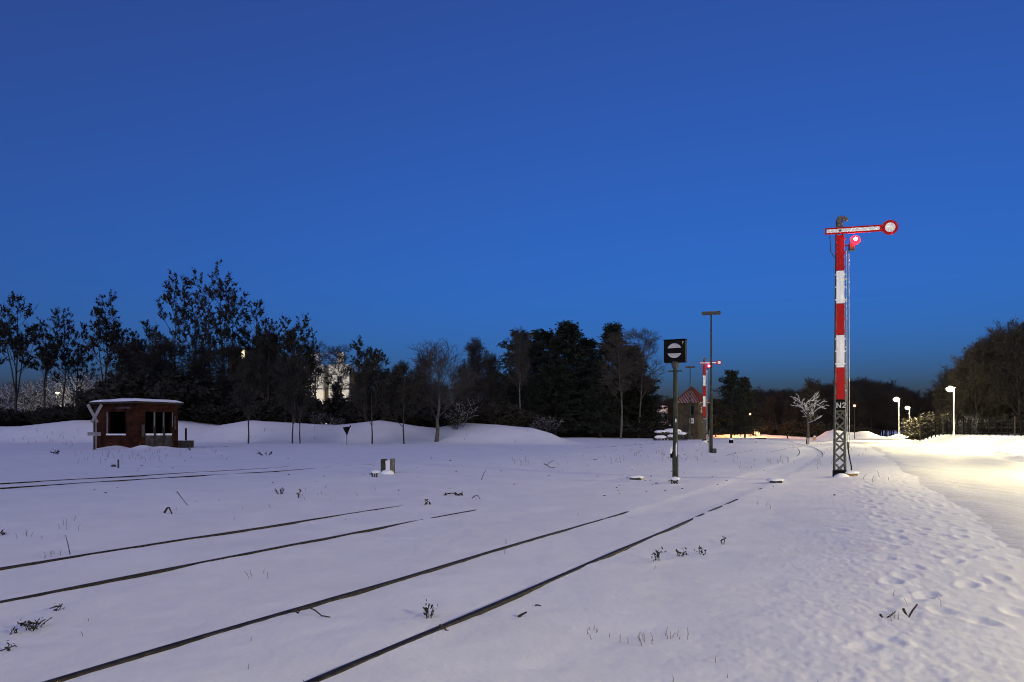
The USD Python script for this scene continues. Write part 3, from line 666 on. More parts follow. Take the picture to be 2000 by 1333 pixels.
part('sill', MB().box((h2 + .05, -.35, he - 1.5), (.2, 1.2, .07)).mesh(), 'dark_steel', t)
pl = part('name_plate', MB().box((.55, -h2 - .02, he - 2.4), (.62, .03, .66)).mesh(), 'white', t); part('lettering', text_at('St', .34, .55, he - 2.4, -h2 - .037, .004, True), 'black', pl)
dr = part('door', MB().box((-.25, -h2 - .02, 1.0), (.75, .05, 2.0)).mesh(), 'dark_wood', t); part('handle', MB().box((.05, -h2 - .06, 1.0), (.04, .05, .12)).mesh(), 'galv', dr)

# ------------------------------------------------------------------ buildings far off
Y = 150.0; x0 = at(1263, Y)
t = thing('white_building', 'white flat-roofed building with lit window seen between conifers and signal post', 'building', (x0, Y, .8), 0)
s = Y / F
part('wing', MB().box((10 * s, 1.5, (834 - 811) * s / 2 + .2), (18 * s, 3, 23 * s)).mesh(), 'house_white', t)
blk = part('block', MB().box((31 * s, 2, 3.2), (21 * s, 4, 6.3 - 1.5)).mesh(), 'house_white', t)
part('block_roof_snow', MB().box((31 * s, 2, 5.65), (22 * s, 4.3, .16), bevel=.05).mesh(), 'snow_cap', blk)
for k, (u, m_) in enumerate(((25, 'glass'), (31.5, 'cool_window'), (37.5, 'glass'))):
    w = part('window', MB().box((u * s, -.03, 3.45), (5 * s, .06, 1.5)).mesh(), 'dark_steel', blk); part('pane', MB().box((u * s, -.07, 3.45), (4 * s, .03, 1.3)).mesh(), m_, w)
for u in (4, 8.5, 13): w = part('window', MB().box((u * s, -.03, 2.05), (2.4 * s, .06, .8)).mesh(), 'dark_steel', t)
part('wall_light', MB().box((3.0 * s, -.08, 3.1), (.35, .1, .3)).mesh(), 'lit_window', t)
part('fascia', MB().box((28 * s, -2.2, 1.35), (28 * s, .3, .75)).mesh(), 'fascia', t)
Y = 122.0; x0 = at(1254, Y); s = Y / F
t = thing('low_shed', 'low olive shed with snow-covered flat roof beside the conifers', 'shed', (x0, Y, .55), 0)
part('wall', MB().box((28 * s, 2, .75), (54 * s, 4, 1.7)).mesh(), 'shed', t); part('roof', MB().box((28 * s, 2, 1.66), (57 * s, 4.4, .10)).mesh(), 'dark_wood', t)
part('roof_snow', MB().box((28 * s, 2.0, 1.81), (56 * s, 4.2, .2), bevel=.08).mesh(), 'snow_cap', t)
for k in range(11): part('wall_batten', MB().box(((4 + k * 4.9) * s, -.03, .65), (.10, .06, 1.4)).mesh(), 'dark_wood', t)
p = spot(1309, 86); t = thing('log_pile', 'pile of logs under a thick snow layer left of the tower', 'log pile', p, -12)
rg = np.random.default_rng(3)
for r_ in range(3):
    for k in range(9 - r_):
        q = (-1.6 + k * .38 + r_ * .19, -.3 + rg.normal(0, .08), .18 + r_ * .33); part('log', MB().bar(q, (q[0] + rg.normal(0, .1), q[1] + 1.1, q[2]), .17, .16, 8).mesh(), 'bark', t)
for k, (sx, sy, sz, tx, ty, tz) in enumerate(((.8, .7, .22, -1.0, .2, 1.0), (.95, .8, .30, .25, .3, 1.12), (.55, .6, .2, 1.25, .1, .82), (.7, .3, .2, -1.1, -.45, .42), (.45, .3, .16, .1, -.5, .55))):
    m = trimesh.creation.icosphere(3, 1); m.vertices *= 1 + .5 * nz(m.vertices[:, 0] + 3 * k, m.vertices[:, 1] + m.vertices[:, 2], 1.7, 4 + k)[:, None]; m.apply_scale((sx, sy, sz)); m.apply_translation((tx, ty, tz)); part('snow_lump', m, 'snow_cap', t, smooth=True)

# pale block with two stair towers behind the trees
Y = 100.0; s = Y / F; x0 = at(592, Y); zb = 2.0
zof = lambda py: EYE + (HOR - py) * s - zb
t = thing('pale_tower_block', 'pale floodlit block of two towers glimpsed behind the trees', 'building', (x0, Y, zb), 0)
for a, b in ((0, 40), (50, 90)):
    w = part('tower_wall', MB().box(((a + b) / 2 * s, 2, zof(712) / 2), ((b - a) * s, 4, zof(712))).mesh(), 'plaster', t)
    wn = part('window', MB().box(((a + b) / 2 * s + .1, -.03, zof(742)), (8 * s, .06, 12 * s)).mesh(), 'glass', w); part('frame', MB().box(((a + b) / 2 * s + .1, -.07, zof(742)), (1 * s, .03, 12 * s)).mesh(), 'galv', wn)
    part('ledge', MB().box(((a + b) / 2 * s, -.06, zof(760)), ((b - a) * s + .06, .12, .14)).mesh(), 'concrete', w)
    part('chimney', MB().box(((a + b) / 2 * s + .0, 1.2, zof(700)), (14 * s, 1.1, 26 * s), bevel=.03).mesh(), 'plaster', w)
part('link_wall', MB().box((45 * s, 2.2, zof(760) / 2), (10 * s, 3, zof(760))).mesh(), 'tower_brick', t)
part('side_wall', MB().box((95 * s, 2.2, zof(725) / 2), (9 * s, 3, zof(725))).mesh(), 'tower_brick', t)
for k in range(5): part('roof_rail', MB().bar((16 * s, -.0, zof(706 - k * 4) ), (66 * s, 0, zof(706 - k * 4)), .02, n=5).mesh(), 'galv', t)
for k, a in enumerate((2, 88)):
    fl = thing('floodlight', ('floodlight on a short pole aimed at the left pale tower', 'floodlight on a short pole aimed at the right pale tower')[k], 'floodlight', (x0 + a * s, Y - 9.5, 2.0), 0, 'floodlights of the pale towers')
    part('pole', MB().bar((0, 0, -.5), (0, 0, 2.3), .05, n=8).mesh(), 'dark_steel', fl); lp = part('housing', MB().box((0, 0, 2.45), (.5, .2, .34), bevel=.04).mesh(), 'dark_steel', fl); part('lens', MB().box((0, .115, 2.45), (.42, .03, .26)).mesh(), 'flood', lp)
# dark block with lit stair windows
Y = 104.0; s = Y / F
t = thing('dark_apartment_block', 'dark block with a column of three lit stair windows behind the tall trees', 'building', (at(440, Y), Y, 2.0), 0)
zof = lambda py: EYE + (HOR - py) * s - 2.0
part('wall', MB().box((40 * s, 3, zof(684) / 2), (70 * s, 6, zof(684))).mesh(), 'tower_brick', t)
for px_, py_ in ((475, 692), (475, 733), (469, 766)):
    w = part('window', MB().box(((px_ - 440) * s, -.03, zof(py_)), (9 * s, .06, 22 * s)).mesh(), 'dark_steel', t); part('pane', MB().box(((px_ - 440) * s, -.07, zof(py_)), (6 * s, .03, 18 * s)).mesh(), 'lit_window', w)
part('roof', MB().box((40 * s, 3, zof(682)), (73 * s, 6.4, .25)).mesh(), 'dark_wood', t)
# lamp among the trees at the far left
small_lamp('street_lamp_far', 'lamp hidden among the trees behind the left bank', 112, 768, 93.5, 'wall_lamp', .11)

# ------------------------------------------------------------------ trees
def unit(v): return v / (np.linalg.norm(v, axis=-1, keepdims=True) + 1e-12)
def grow(rg, P, R, n, t0, t1, length, ang, K=4, up=0.0, wig=.12, rr=.6, taper=.35, tpow=1.0, rmin=.008):
    """children of the polylines P (B,K0,3): n per parent; length: callable of t (0..1 along parent) in metres"""
    B, K0, _ = P.shape
    t = t0 + (t1 - t0) * ((np.arange(n)[None] + rg.random((B, n))) / n) ** tpow
    f = t * (K0 - 1); i = np.clip(f.astype(int), 0, K0 - 2); w = f - i
    b = np.arange(B)[:, None]
    pos = P[b, i] * (1 - w)[..., None] + P[b, i + 1] * w[..., None]; rad = R[b, i] * (1 - w) + R[b, i + 1] * w
    T = unit(P[b, i + 1] - P[b, i])
    az = rg.random((B, 1)) * 2 * PI + np.arange(n)[None] * 2.399 + rg.normal(0, .5, (B, n))
    ref = np.where(np.abs(T[..., 2:]) < .9, np.array([0, 0, 1.]), np.array([1., 0, 0]))
    A = unit(np.cross(T, ref)); C = np.cross(T, A)
    an = ang + rg.normal(0, .14, (B, n))
    d = unit(T * np.cos(an)[..., None] + (A * np.cos(az)[..., None] + C * np.sin(az)[..., None]) * np.sin(an)[..., None])
    L = length(t) * rg.uniform(.7, 1.25, (B, n))
    pos, d, L, rad = pos.reshape(-1, 3), d.reshape(-1, 3), L.ravel(), rad.ravel()
    r0 = np.maximum(rad * rr, rmin)
    out = [pos]; step = L / (K - 1)
    for k in range(K - 1):
        d = unit(d + wig * rg.normal(size=d.shape) + np.array([0, 0, up]))
        out.append(out[-1] + d * step[:, None])
    Q = np.stack(out, 1); RR = r0[:, None] * np.linspace(1, taper, K)[None]
    return Q, np.maximum(RR, rmin * .7)

def leaves(rg, P, n, size, along=True, spread=.1, asp=.5, hang=0.0):
    """n diamond leaves near each polyline"""
    B, K, _ = P.shape
    t = rg.uniform(.15, 1, (B, n)) * (K - 1); i = np.clip(t.astype(int), 0, K - 2); w = (t - i)[..., None]; b = np.arange(B)[:, None]
    c = (P[b, i] * (1 - w) + P[b, i + 1] * w + rg.normal(0, spread, (B, n, 3))).reshape(-1, 3)
    d = unit(P[b, i + 1] - P[b, i]).reshape(-1, 3) if along else 0
    u = unit(d * 1.0 + rg.normal(0, .6, c.shape) + np.array([0, 0, -hang])); v = unit(np.cross(u, rg.normal(size=c.shape)))
    s = size * rg.uniform(.6, 1.4, (len(c), 1))
    V = np.stack([c - u * s, c + v * s * asp, c + u * s, c - v * s * asp], 1).reshape(-1, 3)
    k = np.arange(len(c))[:, None] * 4
    return V, np.vstack([k + [0, 1, 2], k + [0, 2, 3]])

def trunk_line(rg, h, r, lean=.0, K=8, wob=.02, top=.12):
    z = np.linspace(0, h, K); dx = np.cumsum(rg.normal(0, wob * h / K, K)); dy = np.cumsum(rg.normal(0, wob * h / K, K)); dx -= dx[0]; dy -= dy[0]
    P = np.stack([dx + lean * z, dy, z], 1)[None]; return P, (r * (1 - (1 - top) * (z / h) ** .9))[None]
def J(*ms):
    mb = MB()
    for v, f in ms: mb.add(v, f)
    return mb.mesh()
def snow_on(P, R, amt=.9, minh=.25, rmin=.018):
    T = unit(P[:, -1] - P[:, 0]); keep = np.hypot(T[:, 0], T[:, 1]) > minh
    P, R = P[keep], R[keep]; Q = P + np.array([0, 0, 1.]) * (R * .9 + .01)[..., None]
    return tubes(Q, np.maximum(R * amt, rmin), 4)

def tufted_tree(seed, h, label, crown0=.45, spread=.20, lean=0.0, forks=1, group='tall trees with leaf tufts on the left bank', dens=1.0, mat='bark'):
    """slender tree, rising limbs with dark leaf tufts"""
    rg = np.random.default_rng(seed); t = thing('tufted_tree', label, 'tree', (0, 0, 0), 0, group)
    P, R = trunk_line(rg, h, .15, lean, wob=.05)
    tr = [tubes(P, R, 7)]
    if forks > 1:
        P2, R2 = grow(rg, P, R, forks, .12, .4, lambda t: h * (.62 - .2 * t), .16, 7, .10, .05, .75, .25); tr.append(tubes(P2, R2, 6))
    part('trunk', J(*tr), mat, t, smooth=True)
    n1 = int(13 * dens)
    A, RA = grow(rg, P, R, n1, crown0, .96, lambda t: h * spread * (1.45 - t) * 1.3, .85, 6, .13, .13, .55)
    if forks > 1:
        A2, RA2 = grow(rg, P2, R2, int(8 * dens), .35, .98, lambda t: h * spread * (1.3 - t), .8, 6, .14, .13, .55); A, RA = np.vstack([A, A2]), np.vstack([RA, RA2])
    B, RB = grow(rg, A, RA, 5, .3, 1, lambda t: h * .065 * (1.4 - .5 * t), .6, 4, .14, .16, .6, rmin=.016)
    C, RC = grow(rg, B, RB, 5, .3, 1, lambda t: h * .040 + 0 * t, .5, 3, .12, .22, .6, rmin=.012)
    part('crown', J(tubes(A, RA, 5), tubes(B, RB, 3), tubes(C, RC, 3)), 'twig', t)
    k = rg.random(len(B)) < .42; k2 = rg.random(len(C)) < .40
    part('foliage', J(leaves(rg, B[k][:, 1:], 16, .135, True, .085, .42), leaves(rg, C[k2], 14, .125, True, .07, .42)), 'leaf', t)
    return t
def bare_tree(seed, h, label, group='bare trees', r=.14, crown0=.28, spread=.34, n=(13, 6, 5, 4), ang=.75, up=.10, mat='bark', snow=0.0, lean=0.0, fine=.010, droop=0.0, name='bare_tree', leafy=0):
    rg = np.random.default_rng(seed); t = thing(name, label, 'tree', (0, 0, 0), 0, group)
    P, R = trunk_line(rg, h * .92, r, lean, wob=.05, top=.10); part('trunk', tubes(P, R, 8), mat, t, smooth=True)
    A, RA = grow(rg, P, R, n[0], crown0, .97, lambda t: h * spread * (1.45 - t), ang, 6, up, .10, .6)
    B, RB = grow(rg, A, RA, n[1], .2, 1, lambda t: h * spread * .48 * (1.3 - .6 * t), .65, 5, up, .12, .6, rmin=fine * 1.6)
    C, RC = grow(rg, B, RB, n[2], .2, 1, lambda t: h * spread * .24 * (1.3 - .5 * t), .6, 4, up - droop * .5, .14, .6, rmin=fine * 1.2)
    ms = [tubes(A, RA, 5), tubes(B, RB, 4), tubes(C, RC, 3)]
    if n[3]:
        D, RD = grow(rg, C, RC, n[3], .2, 1, lambda t: h * spread * .14 + 0 * t, .6, 3, up - droop, .16, .6, rmin=fine); ms.append(tubes(D, RD, 3))
    part('crown', J(*ms), 'twig' if mat != 'pale_bark' else 'bark', t)
    if leafy: part('foliage', leaves(rg, C, leafy, .11, True, .12, .5), 'leaf', t)
    if snow > 0: part('snow_cover', J(snow_on(A, RA, snow), snow_on(B, RB, snow), snow_on(C[::2], RC[::2], snow)), 'snow_cap', t)
    return t
def conifer(seed, h, label, width=.24, group='dark conifers beside the yard', n=150, droop=.04, shape=.85, base=.06, dense=34, top=0.0, name='conifer', ls=.20):
    rg = np.random.default_rng(seed); t = thing(name, label, 'tree', (0, 0, 0), 0, group)
    P, R = trunk_line(rg, h, h * .016, wob=.02, top=.08); part('trunk', tubes(P, R, 7), 'bark', t, smooth=True)
    prof = lambda t: h * width * (np.clip(1 - t, 0, 1) ** shape + top * np.sqrt(np.clip(1 - t, 0, 1))) * (.75 + .5 * rg.random(np.shape(t)))
    A, RA = grow(rg, P, R, n, base, .985, prof, 1.35, 5, -droop, .07, .4, rmin=.02)
    B, RB = grow(rg, A, RA, 5, .25, 1, lambda t: h * .05 * (1.3 - .6 * t), .7, 3, -droop, .1, .6, rmin=.015)
    part('crown', J(tubes(A, RA, 4), tubes(B, RB, 3)), 'twig', t)
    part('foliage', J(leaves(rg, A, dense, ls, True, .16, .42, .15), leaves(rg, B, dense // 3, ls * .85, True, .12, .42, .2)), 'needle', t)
    return t
def shrub(seed, h, w, label, group, mat='brush', snow=0.0, nstem=14, leaf=16, name='shrub', cat='shrub', ls=.09):
    rg = np.random.default_rng(seed); t = thing(name, label, cat, (0, 0, 0), 0, group)
    a = rg.random(nstem) * 2 * PI; rr = rg.random(nstem) ** .5
    base = np.stack([np.cos(a) * rr * w * .35, np.sin(a) * rr * w * .35, np.zeros(nstem) - .1], 1)
    d = unit(np.stack([np.cos(a) * rr * .8, np.sin(a) * rr * .8, np.ones(nstem)], 1)); out = [base]
    for k in range(4): d = unit(d + rg.normal(0, .13, d.shape)); out.append(out[-1] + d * (h * rg.uniform(.15, .27, (nstem, 1))))
    P = np.stack(out, 1); R = np.linspace(.035, .012, 5)[None] * np.ones((nstem, 1))
    A, RA = grow(rg, P, R, 7, .15, 1, lambda t: h * .34 * (1.2 - .5 * t), .7, 4, .05, .16, .6, rmin=.011)
    B, RB = grow(rg, A, RA, 5, .2, 1, lambda t: h * .16 + 0 * t, .7, 3, .0, .2, .6, rmin=.009)
    part('stems', J(tubes(P, R, 5), tubes(A, RA, 3), tubes(B, RB, 3)), 'twig', t)
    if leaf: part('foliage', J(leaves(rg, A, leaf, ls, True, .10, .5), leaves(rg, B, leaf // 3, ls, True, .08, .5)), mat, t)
    if snow: part('snow_cover', J(snow_on(A, RA, snow, .3, .009), snow_on(B[::2], RB[::2], snow, .3, .007)), 'snow_cap', t)
    return t

_tops = {}
def real_height(src):
    k = str(src.GetPath())
    if k not in _tops:
        zz = np.concatenate([np.array(UsdGeom.Mesh(c).GetPointsAttr().Get())[:, 2] for c in src.GetChildren()])
        _tops[k] = float(np.quantile(zz, .9985))
    return _tops[k]
def put(src, px, Y, top_py, h_src, rot, label=None, first=False, wide=1.0, dz=-.1):
    """stand a tree at px, Y so that its top reaches row top_py"""
    x = at(px, Y); z = gz(x, Y) + dz; h = EYE + (HOR - top_py) / F * Y - z; s = h / real_height(src)
    if first:
        src.GetAttribute('xformOp:translate').Set(Gf.Vec3d(x, Y, z)); src.GetAttribute('xformOp:rotateZ').Set(float(rot)); src.GetAttribute('xformOp:scale').Set(Gf.Vec3f(s * wide, s * wide, s))
        return src
    return copy_of(src, label, (x, Y, z), rot, (s * wide, s * wide, s))

# --- tall tufted trees on the left bank
TT = [tufted_tree(11, 15, 'tallest tree on the left bank, topping the skyline right of the hut', .42, .20, forks=1),
      tufted_tree(12, 13, 'tufted tree with open layered top left of the hut', .45, .17, forks=2),
      tufted_tree(13, 13, 'tufted tree at the very left edge with broad ragged top', .40, .21, forks=2),
      tufted_tree(14, 14, 'dense tufted tree just left of the tallest tree', .38, .22, forks=1, dens=1.3),
      tufted_tree(15, 12, 'broad tufted tree whose tip leans out left of the pale towers', .35, .25, forks=2, dens=1.2)]
put(TT[0], 405, 74, 507, 15, 0, first=True); put(TT[1], 203, 73, 566, 13, 40, first=True); put(TT[2], 35, 74, 572, 13, 80, first=True)
put(TT[3], 350, 75, 532, 14, 10, first=True); put(TT[4], 575, 70, 616, 12, 200, first=True)
for src, h, px, Y, tp, rot, w, lb in (
        (1, 13, 88, 75, 622, 120, 1, 'slim tufted tree second from the left edge'), (3, 14, 120, 77, 600, 200, .9, 'tufted tree with pointed crown between left edge and hut'),
        (2, 13, 152, 78, 630, 10, .9, 'shorter tufted tree just left of the hut sign'), (1, 13, -22, 76, 600, 260, 1, 'tufted tree cut by the left edge of the picture'),
        (4, 12, 255, 79, 640, 60, 1, 'lower tufted tree above the hut roof, left part'), (2, 13, 300, 80, 628, 150, 1, 'lower tufted tree above the hut roof, right part'),
        (3, 14, 440, 76, 536, 90, 1, 'tufted tree leaning on the right side of the tallest tree'), (0, 15, 456, 77, 552, 150, 1.05, 'dark tufted tree right of the tallest pair'),
        (2, 13, 500, 78, 590, 250, 1, 'tufted tree right of the lit stair windows'), (4, 12, 525, 72, 628, 20, 1, 'bushy tufted tree between stair windows and pale towers'),
        (1, 13, 605, 73, 650, 300, .9, 'thin tufted tree before the left pale tower'), (4, 12, 715, 68, 660, 110, 1.05, 'fan-shaped tufted tree right of the pale towers'),
        (2, 13, 745, 72, 690, 20, 1, 'low tufted tree right of the fan-shaped one'), (3, 14, 380, 80, 580, 310, 1, 'tufted tree filling the gap left of the tallest tree')):
    put(TT[src], px, Y, tp, h, rot, lb, wide=w)
# --- bare and birch trees
BT = bare_tree(21, 9, 'bare round-crowned tree with pale leaning trunk at the bank end', r=.15, crown0=.26, spread=.36, n=(15, 7, 6, 4), lean=.03, mat='pale_bark')
put(BT, 852, 62.5, 668, 9, 0, first=True, wide=1.5)
BR = bare_tree(22, 14, 'birch with thin pale stem before the first conifer', 'birches before the conifers', .13, .35, .17, (18, 7, 6, 5), .6, .06, 'pale_bark', 0, 0, .012, .14, 'birch')
put(BR, 1018, 92, 640, 14, 0, first=True)
put(BR, 1212, 96, 646, 14, 120, 'birch with forked pale limbs before the right conifers', wide=1.25)
put(BR, 1248, 104, 640, 14, 220, 'feathery birch crown sticking out right of the conifers', wide=1.2)
DB = bare_tree(23, 12, 'dense fuzzy dark tree left of the conifers', 'dark bare trees', .16, .22, .26, (20, 8, 6, 4), .6, .05, 'bark', 0, 0, .016, .10, 'dark_tree', 5)
put(DB, 935, 92, 660, 12, 30, first=True)
for px, Y, tp, rot, w, lb in ((790, 80, 705, 80, 1, 'dark bare tree left of the round-crowned one'), (822, 84, 690, 190, 1, 'dark bare tree close behind the round-crowned one'), (900, 88, 710, 260, 1, 'low dark tree between round-crowned tree and fuzzy one'),
                             (965, 96, 690, 20, 1, 'dark tree touching the first conifer'), (1580, 118, 738, 140, .9, 'dark bare tree behind the small snowy tree'), (1310, 150, 778, 10, 1.1, 'far bare tree right of the conifers'), (660, 84, 745, 33, 1, 'dark tree low before the pale towers')):
    put(DB, px, Y, tp, 12, rot, lb, wide=w)
for px, Y, tp, rot, w, lb in ((262, 73, 668, 45, 1.5, 'dense dark tree over the left half of the hut roof'), (322, 72, 660, 135, 1.6, 'dense dark tree over the right half of the hut roof'), (385, 73, 672, 215, 1.5, 'dense dark tree just right of the hut, under the tallest tree'), (445, 72, 668, 300, 1.5, 'dense dark tree left of the lit stair windows'),
                             (520, 74, 680, 75, 1.4, 'dense dark tree right of the lit stair windows'), (558, 71, 690, 160, 1.3, 'dense dark tree left of the pale towers'), (700, 72, 735, 250, 1.3, 'dense dark tree just right of the pale towers'), (755, 70, 728, 330, 1.3, 'dense brownish tree behind the bank foot row')):
    put(DB, px, Y, tp, 12, rot, lb, wide=w)
LT = bare_tree(71, 8, 'pale frosted tree lit by the hidden lamp, leftmost behind the left bank', 'pale lit trees behind the left bank', .12, .15, .40, (14, 7, 5, 4), .7, .06, 'pale_bark', .22, 0, .012, name='frosted_tree')
put(LT, 62, 98, 742, 8, 0, first=True)
for px, Y, tp, rot, w, lb in ((104, 99, 728, 100, 1.2, 'pale frosted lit tree second from left behind the bank'), (150, 98, 732, 190, 1.3, 'pale frosted lit tree third from left behind the bank'), (188, 100, 726, 280, 1.2, 'pale frosted lit tree nearest the hut behind the bank'), (18, 99, 745, 50, 1.2, 'pale frosted tree at the left edge behind the bank')):
    put(LT, px, Y, tp, 8, rot, lb, wide=w)
for px, Y, tp, rot, w, lb in ((620, 84, 668, 50, 1.5, 'thin pale birch before the left pale tower'), (664, 86, 674, 140, 1.5, 'thin pale birch before the right pale tower')):
    put(BR, px, Y, tp, 14, rot, lb, wide=w)
# small trees at the foot of the bank
SB = bare_tree(24, 7.5, 'small tree with dark bushy crown, fourth trunk of the row at the bank foot', 'small trees in a row at the bank foot', .085, .26, .33, (12, 7, 5, 4), .7, .08, 'bark', 0, .0, .014, 0, 'small_tree', 7)
put(SB, 727, 59.5, 700, 7.5, 0, first=True)
for px, Y, tp, rot, w, lb in ((485, 59, 690, 60, .9, 'small tree leftmost in the row at the bank foot'), (571, 59.3, 690, 170, .9, 'small tree with pale streaked trunk, second in the bank foot row'), (586, 59, 700, 250, .8, 'small tree third in the bank foot row, close to the second'),
                          (789, 60, 715, 310, 1.15, 'small tree with wide brown crown, last of the bank foot row')):
    put(SB, px, Y, tp, 7.5, rot, lb, wide=w)
# --- conifers
CF = [conifer(31, 16, 'tallest broad conifer in the middle of the dark group', .26, shape=.62, n=190, top=.25), conifer(32, 15, 'pointed conifer at the right of the dark group', .25, shape=.75, n=170, top=.15), conifer(33, 14, 'bushy pine left in the dark group', .30, shape=.5, n=170, top=.3)]
put(CF[0], 1108, 108, 630, 16, 0, first=True, wide=1.25); put(CF[1], 1196, 108, 634, 15, 30, first=True, wide=1.25); put(CF[2], 1016, 106, 648, 14, 70, first=True, wide=1.1)
for k, h, px, Y, tp, rot, w, lb in ((2, 14, 1062, 112, 646, 20, 1.25, 'conifer with double tip left of the tallest'), (0, 16, 1146, 112, 662, 100, 1.3, 'conifer right of the tallest, slightly lower'), (1, 15, 1236, 110, 676, 200, 1.35, 'conifer at the right rear of the group'),
                             (0, 16, 1256, 107, 735, 300, 1.6, 'low broad conifer ending the group at the right'), (2, 14, 1085, 102, 700, 160, 1.2, 'lower bushy conifer in front of the tallest'), (1, 15, 1172, 100, 705, 60, 1.2, 'lower conifer in front between the two peaks'), (2, 14, 1035, 100, 735, 250, 1.2, 'low conifer before the left pine'),
                             (2, 14, 1428, 118, 724, 40, .95, 'dark pine right of the tall yard lamp'), (0, 16, 1455, 122, 738, 140, 1.0, 'second dark pine right of the yard lamp'), (2, 14, 1398, 130, 780, 70, 1.2, 'low conifer behind the yard lamp foot')):
    put(CF[k], px, Y, tp, h, rot, lb, wide=w)
# --- small snowy tree
ST = bare_tree(41, 5.6, 'small snow-covered tree with spreading white limbs before the far wood', None, .20, .42, .42, (9, 4, 3, 0), 1.0, .03, 'bark', .85, 0, .016, name='snowy_tree')
put(ST, 1577, 84, 765, 5.6, 75, first=True)
# snow-dusted bushes
SH = shrub(51, 2.6, 3.0, 'snow-dusted bush right of the pale leaning trunk', 'snow-dusted bushes', snow=.32, leaf=12)
put(SH, 888, 66, 778, 2.6, 0, first=True, wide=1.0)
for px, Y, tp, w, rot, lb in ((935, 72, 795, 1.8, 60, 'snow-dusted brush on the bank crest before the fuzzy tree'), (985, 76, 805, 1.6, 120, 'snow-dusted brush at the foot of the first conifer'), (1065, 84, 812, 1.2, 200, 'snow-dusted bush in front of the conifers'),
                           (620, 70, 805, 1.4, 33, 'snow-dusted bush below the pale towers'), (660, 69, 815, 1.3, 160, 'snow-dusted bush on the slope left of the triangle sign'), (1826, 92, 806, 1.2, 90, 'snowy bush lit by the street lamps left of the nearest lamp'), (1896, 84, 812, 1.0, 250, 'snowy bush behind the fence right of the nearest lamp'), (1336, 88, 842, .9, 10, 'snowy bush at the foot of the tower')):
    put(SH, px, Y, tp, 2.6, rot, lb, wide=w)

# --- masses nobody could count: undergrowth and far woods
def instancer(name, protos, items, label, cat):
    pi = UsdGeom.PointInstancer.Define(stage, numbered('/World/' + name)); p = pi.GetPrim(); tag(p, label, cat, None, 'stuff')
    sc = UsdGeom.Scope.Define(stage, str(p.GetPath()) + '/kinds'); rel = pi.CreatePrototypesRel()
    for k, src in enumerate(protos):
        x = UsdGeom.Xform.Define(stage, '%s/kinds/%s' % (p.GetPath(), 'plant' if k == 0 else 'plant_%03d' % k))
        for ch in src.GetChildren():
            c = stage.OverridePrim(str(x.GetPath()) + '/' + ch.GetName()); c.GetReferences().AddInternalReference(ch.GetPath())
            c.SetTypeName('Mesh')
        rel.AddTarget(x.GetPath())
    pos = [i[1] for i in items]; sca = [(i[2] * i[4], i[2] * i[4], i[2]) for i in items]; rot = [Gf.Quath(math.cos(math.radians(i[3]) / 2), 0, 0, math.sin(math.radians(i[3]) / 2)) for i in items]
    pi.CreateProtoIndicesAttr([i[0] for i in items]); pi.CreatePositionsAttr([Gf.Vec3f(*map(float, q)) for q in pos]); pi.CreateScalesAttr([Gf.Vec3f(*map(float, q)) for q in sca]); pi.CreateOrientationsAttr(rot)
rg = np.random.default_rng(77)
und = shrub(52, 2.2, 2.4, 'dark leafy bush on the bank left of the hut', 'dark bushes', leaf=26, name='dark_bush', ls=.12)
put(und, 236, 71, 790, 2.2, 10, first=True)
items = []
for k in range(190):
    px = rg.uniform(-120, 1010); Y = rg.uniform(69.5, 84)
    if 620 < px < 690 and rg.random() < .5: continue
    x = at(px, Y); items.append((0, (x, Y, gz(x, Y) - .2), rg.uniform(.6, 1.35) * (1.5 if 240 < px < 420 else 1.0) * (.8 if px > 830 else 1), rg.uniform(0, 360), rg.uniform(1, 1.5)))
items = [q if at(230, q[1][1]) < q[1][0] else q[:2] + (q[2] * .72,) + q[3:] for q in items]
for k in range(46):
    px = rg.uniform(1090, 1275); Y = rg.uniform(104, 112); x = at(px, Y); items.append((0, (x, Y, gz(x, Y) - .2), rg.uniform(.6, 1.2), rg.uniform(0, 360), 1.5))
for k in range(60):
    px = rg.uniform(1815, 2150); Y = rg.uniform(86, 96); x = at(px, Y); items.append((0, (x, Y, gz(x, Y) - .2), rg.uniform(.6, 1.3), rg.uniform(0, 360), 1.4))
for k in range(36):
    px = rg.uniform(1385, 1700); Y = rg.uniform(142, 150); x = at(px, Y); items.append((0, (x, Y, gz(x, Y) - .2), rg.uniform(.8, 1.6), rg.uniform(0, 360), 1.5))
instancer('undergrowth', [und], items, 'dark undergrowth of bushes below the trees and behind the fence', 'undergrowth')
WB = bare_tree(61, 11, 'bare tree rising highest at the right edge behind the fence', 'bare trees of the right wood', .14, .12, .30, (22, 8, 6, 4), .6, .08, 'bark', 0, 0, .014, .02, 'wood_tree', 3)
WC = bare_tree(62, 11, 'bare tree with rounded crown above the nearest street lamp', 'bare trees of the right wood', .14, .15, .34, (20, 8, 6, 4), .75, .05, 'bark', 0, 0, .014, .05, 'wood_tree', 3)
put(WB, 1992, 88, 622, 11, 0, first=True); put(WC, 1905, 92, 668, 11, 50, first=True)
for k, px, Y, tp, rot, w, lb in ((0, 1950, 92, 640, 100, 1, 'bare tree second from the right edge'), (1, 1972, 96, 652, 190, 1, 'bare tree half hidden between the two tallest at the right'), (0, 1928, 98, 660, 260, 1, 'bare tree right of the rounded crown'), (1, 1868, 100, 715, 300, 1, 'lower bare tree left end of the right wood'), (1, 1885, 94, 700, 20, 1, 'lower bare tree just right of the nearest lamp'),
                               (0, 2030, 90, 625, 30, 1.1, 'bare tree cut by the right edge'), (1, 1845, 106, 750, 80, 1, 'low bare tree behind the snowy lit bush')):
    put(WB if k == 0 else WC, px, Y, tp, 11, rot, lb, wide=w)
items = []
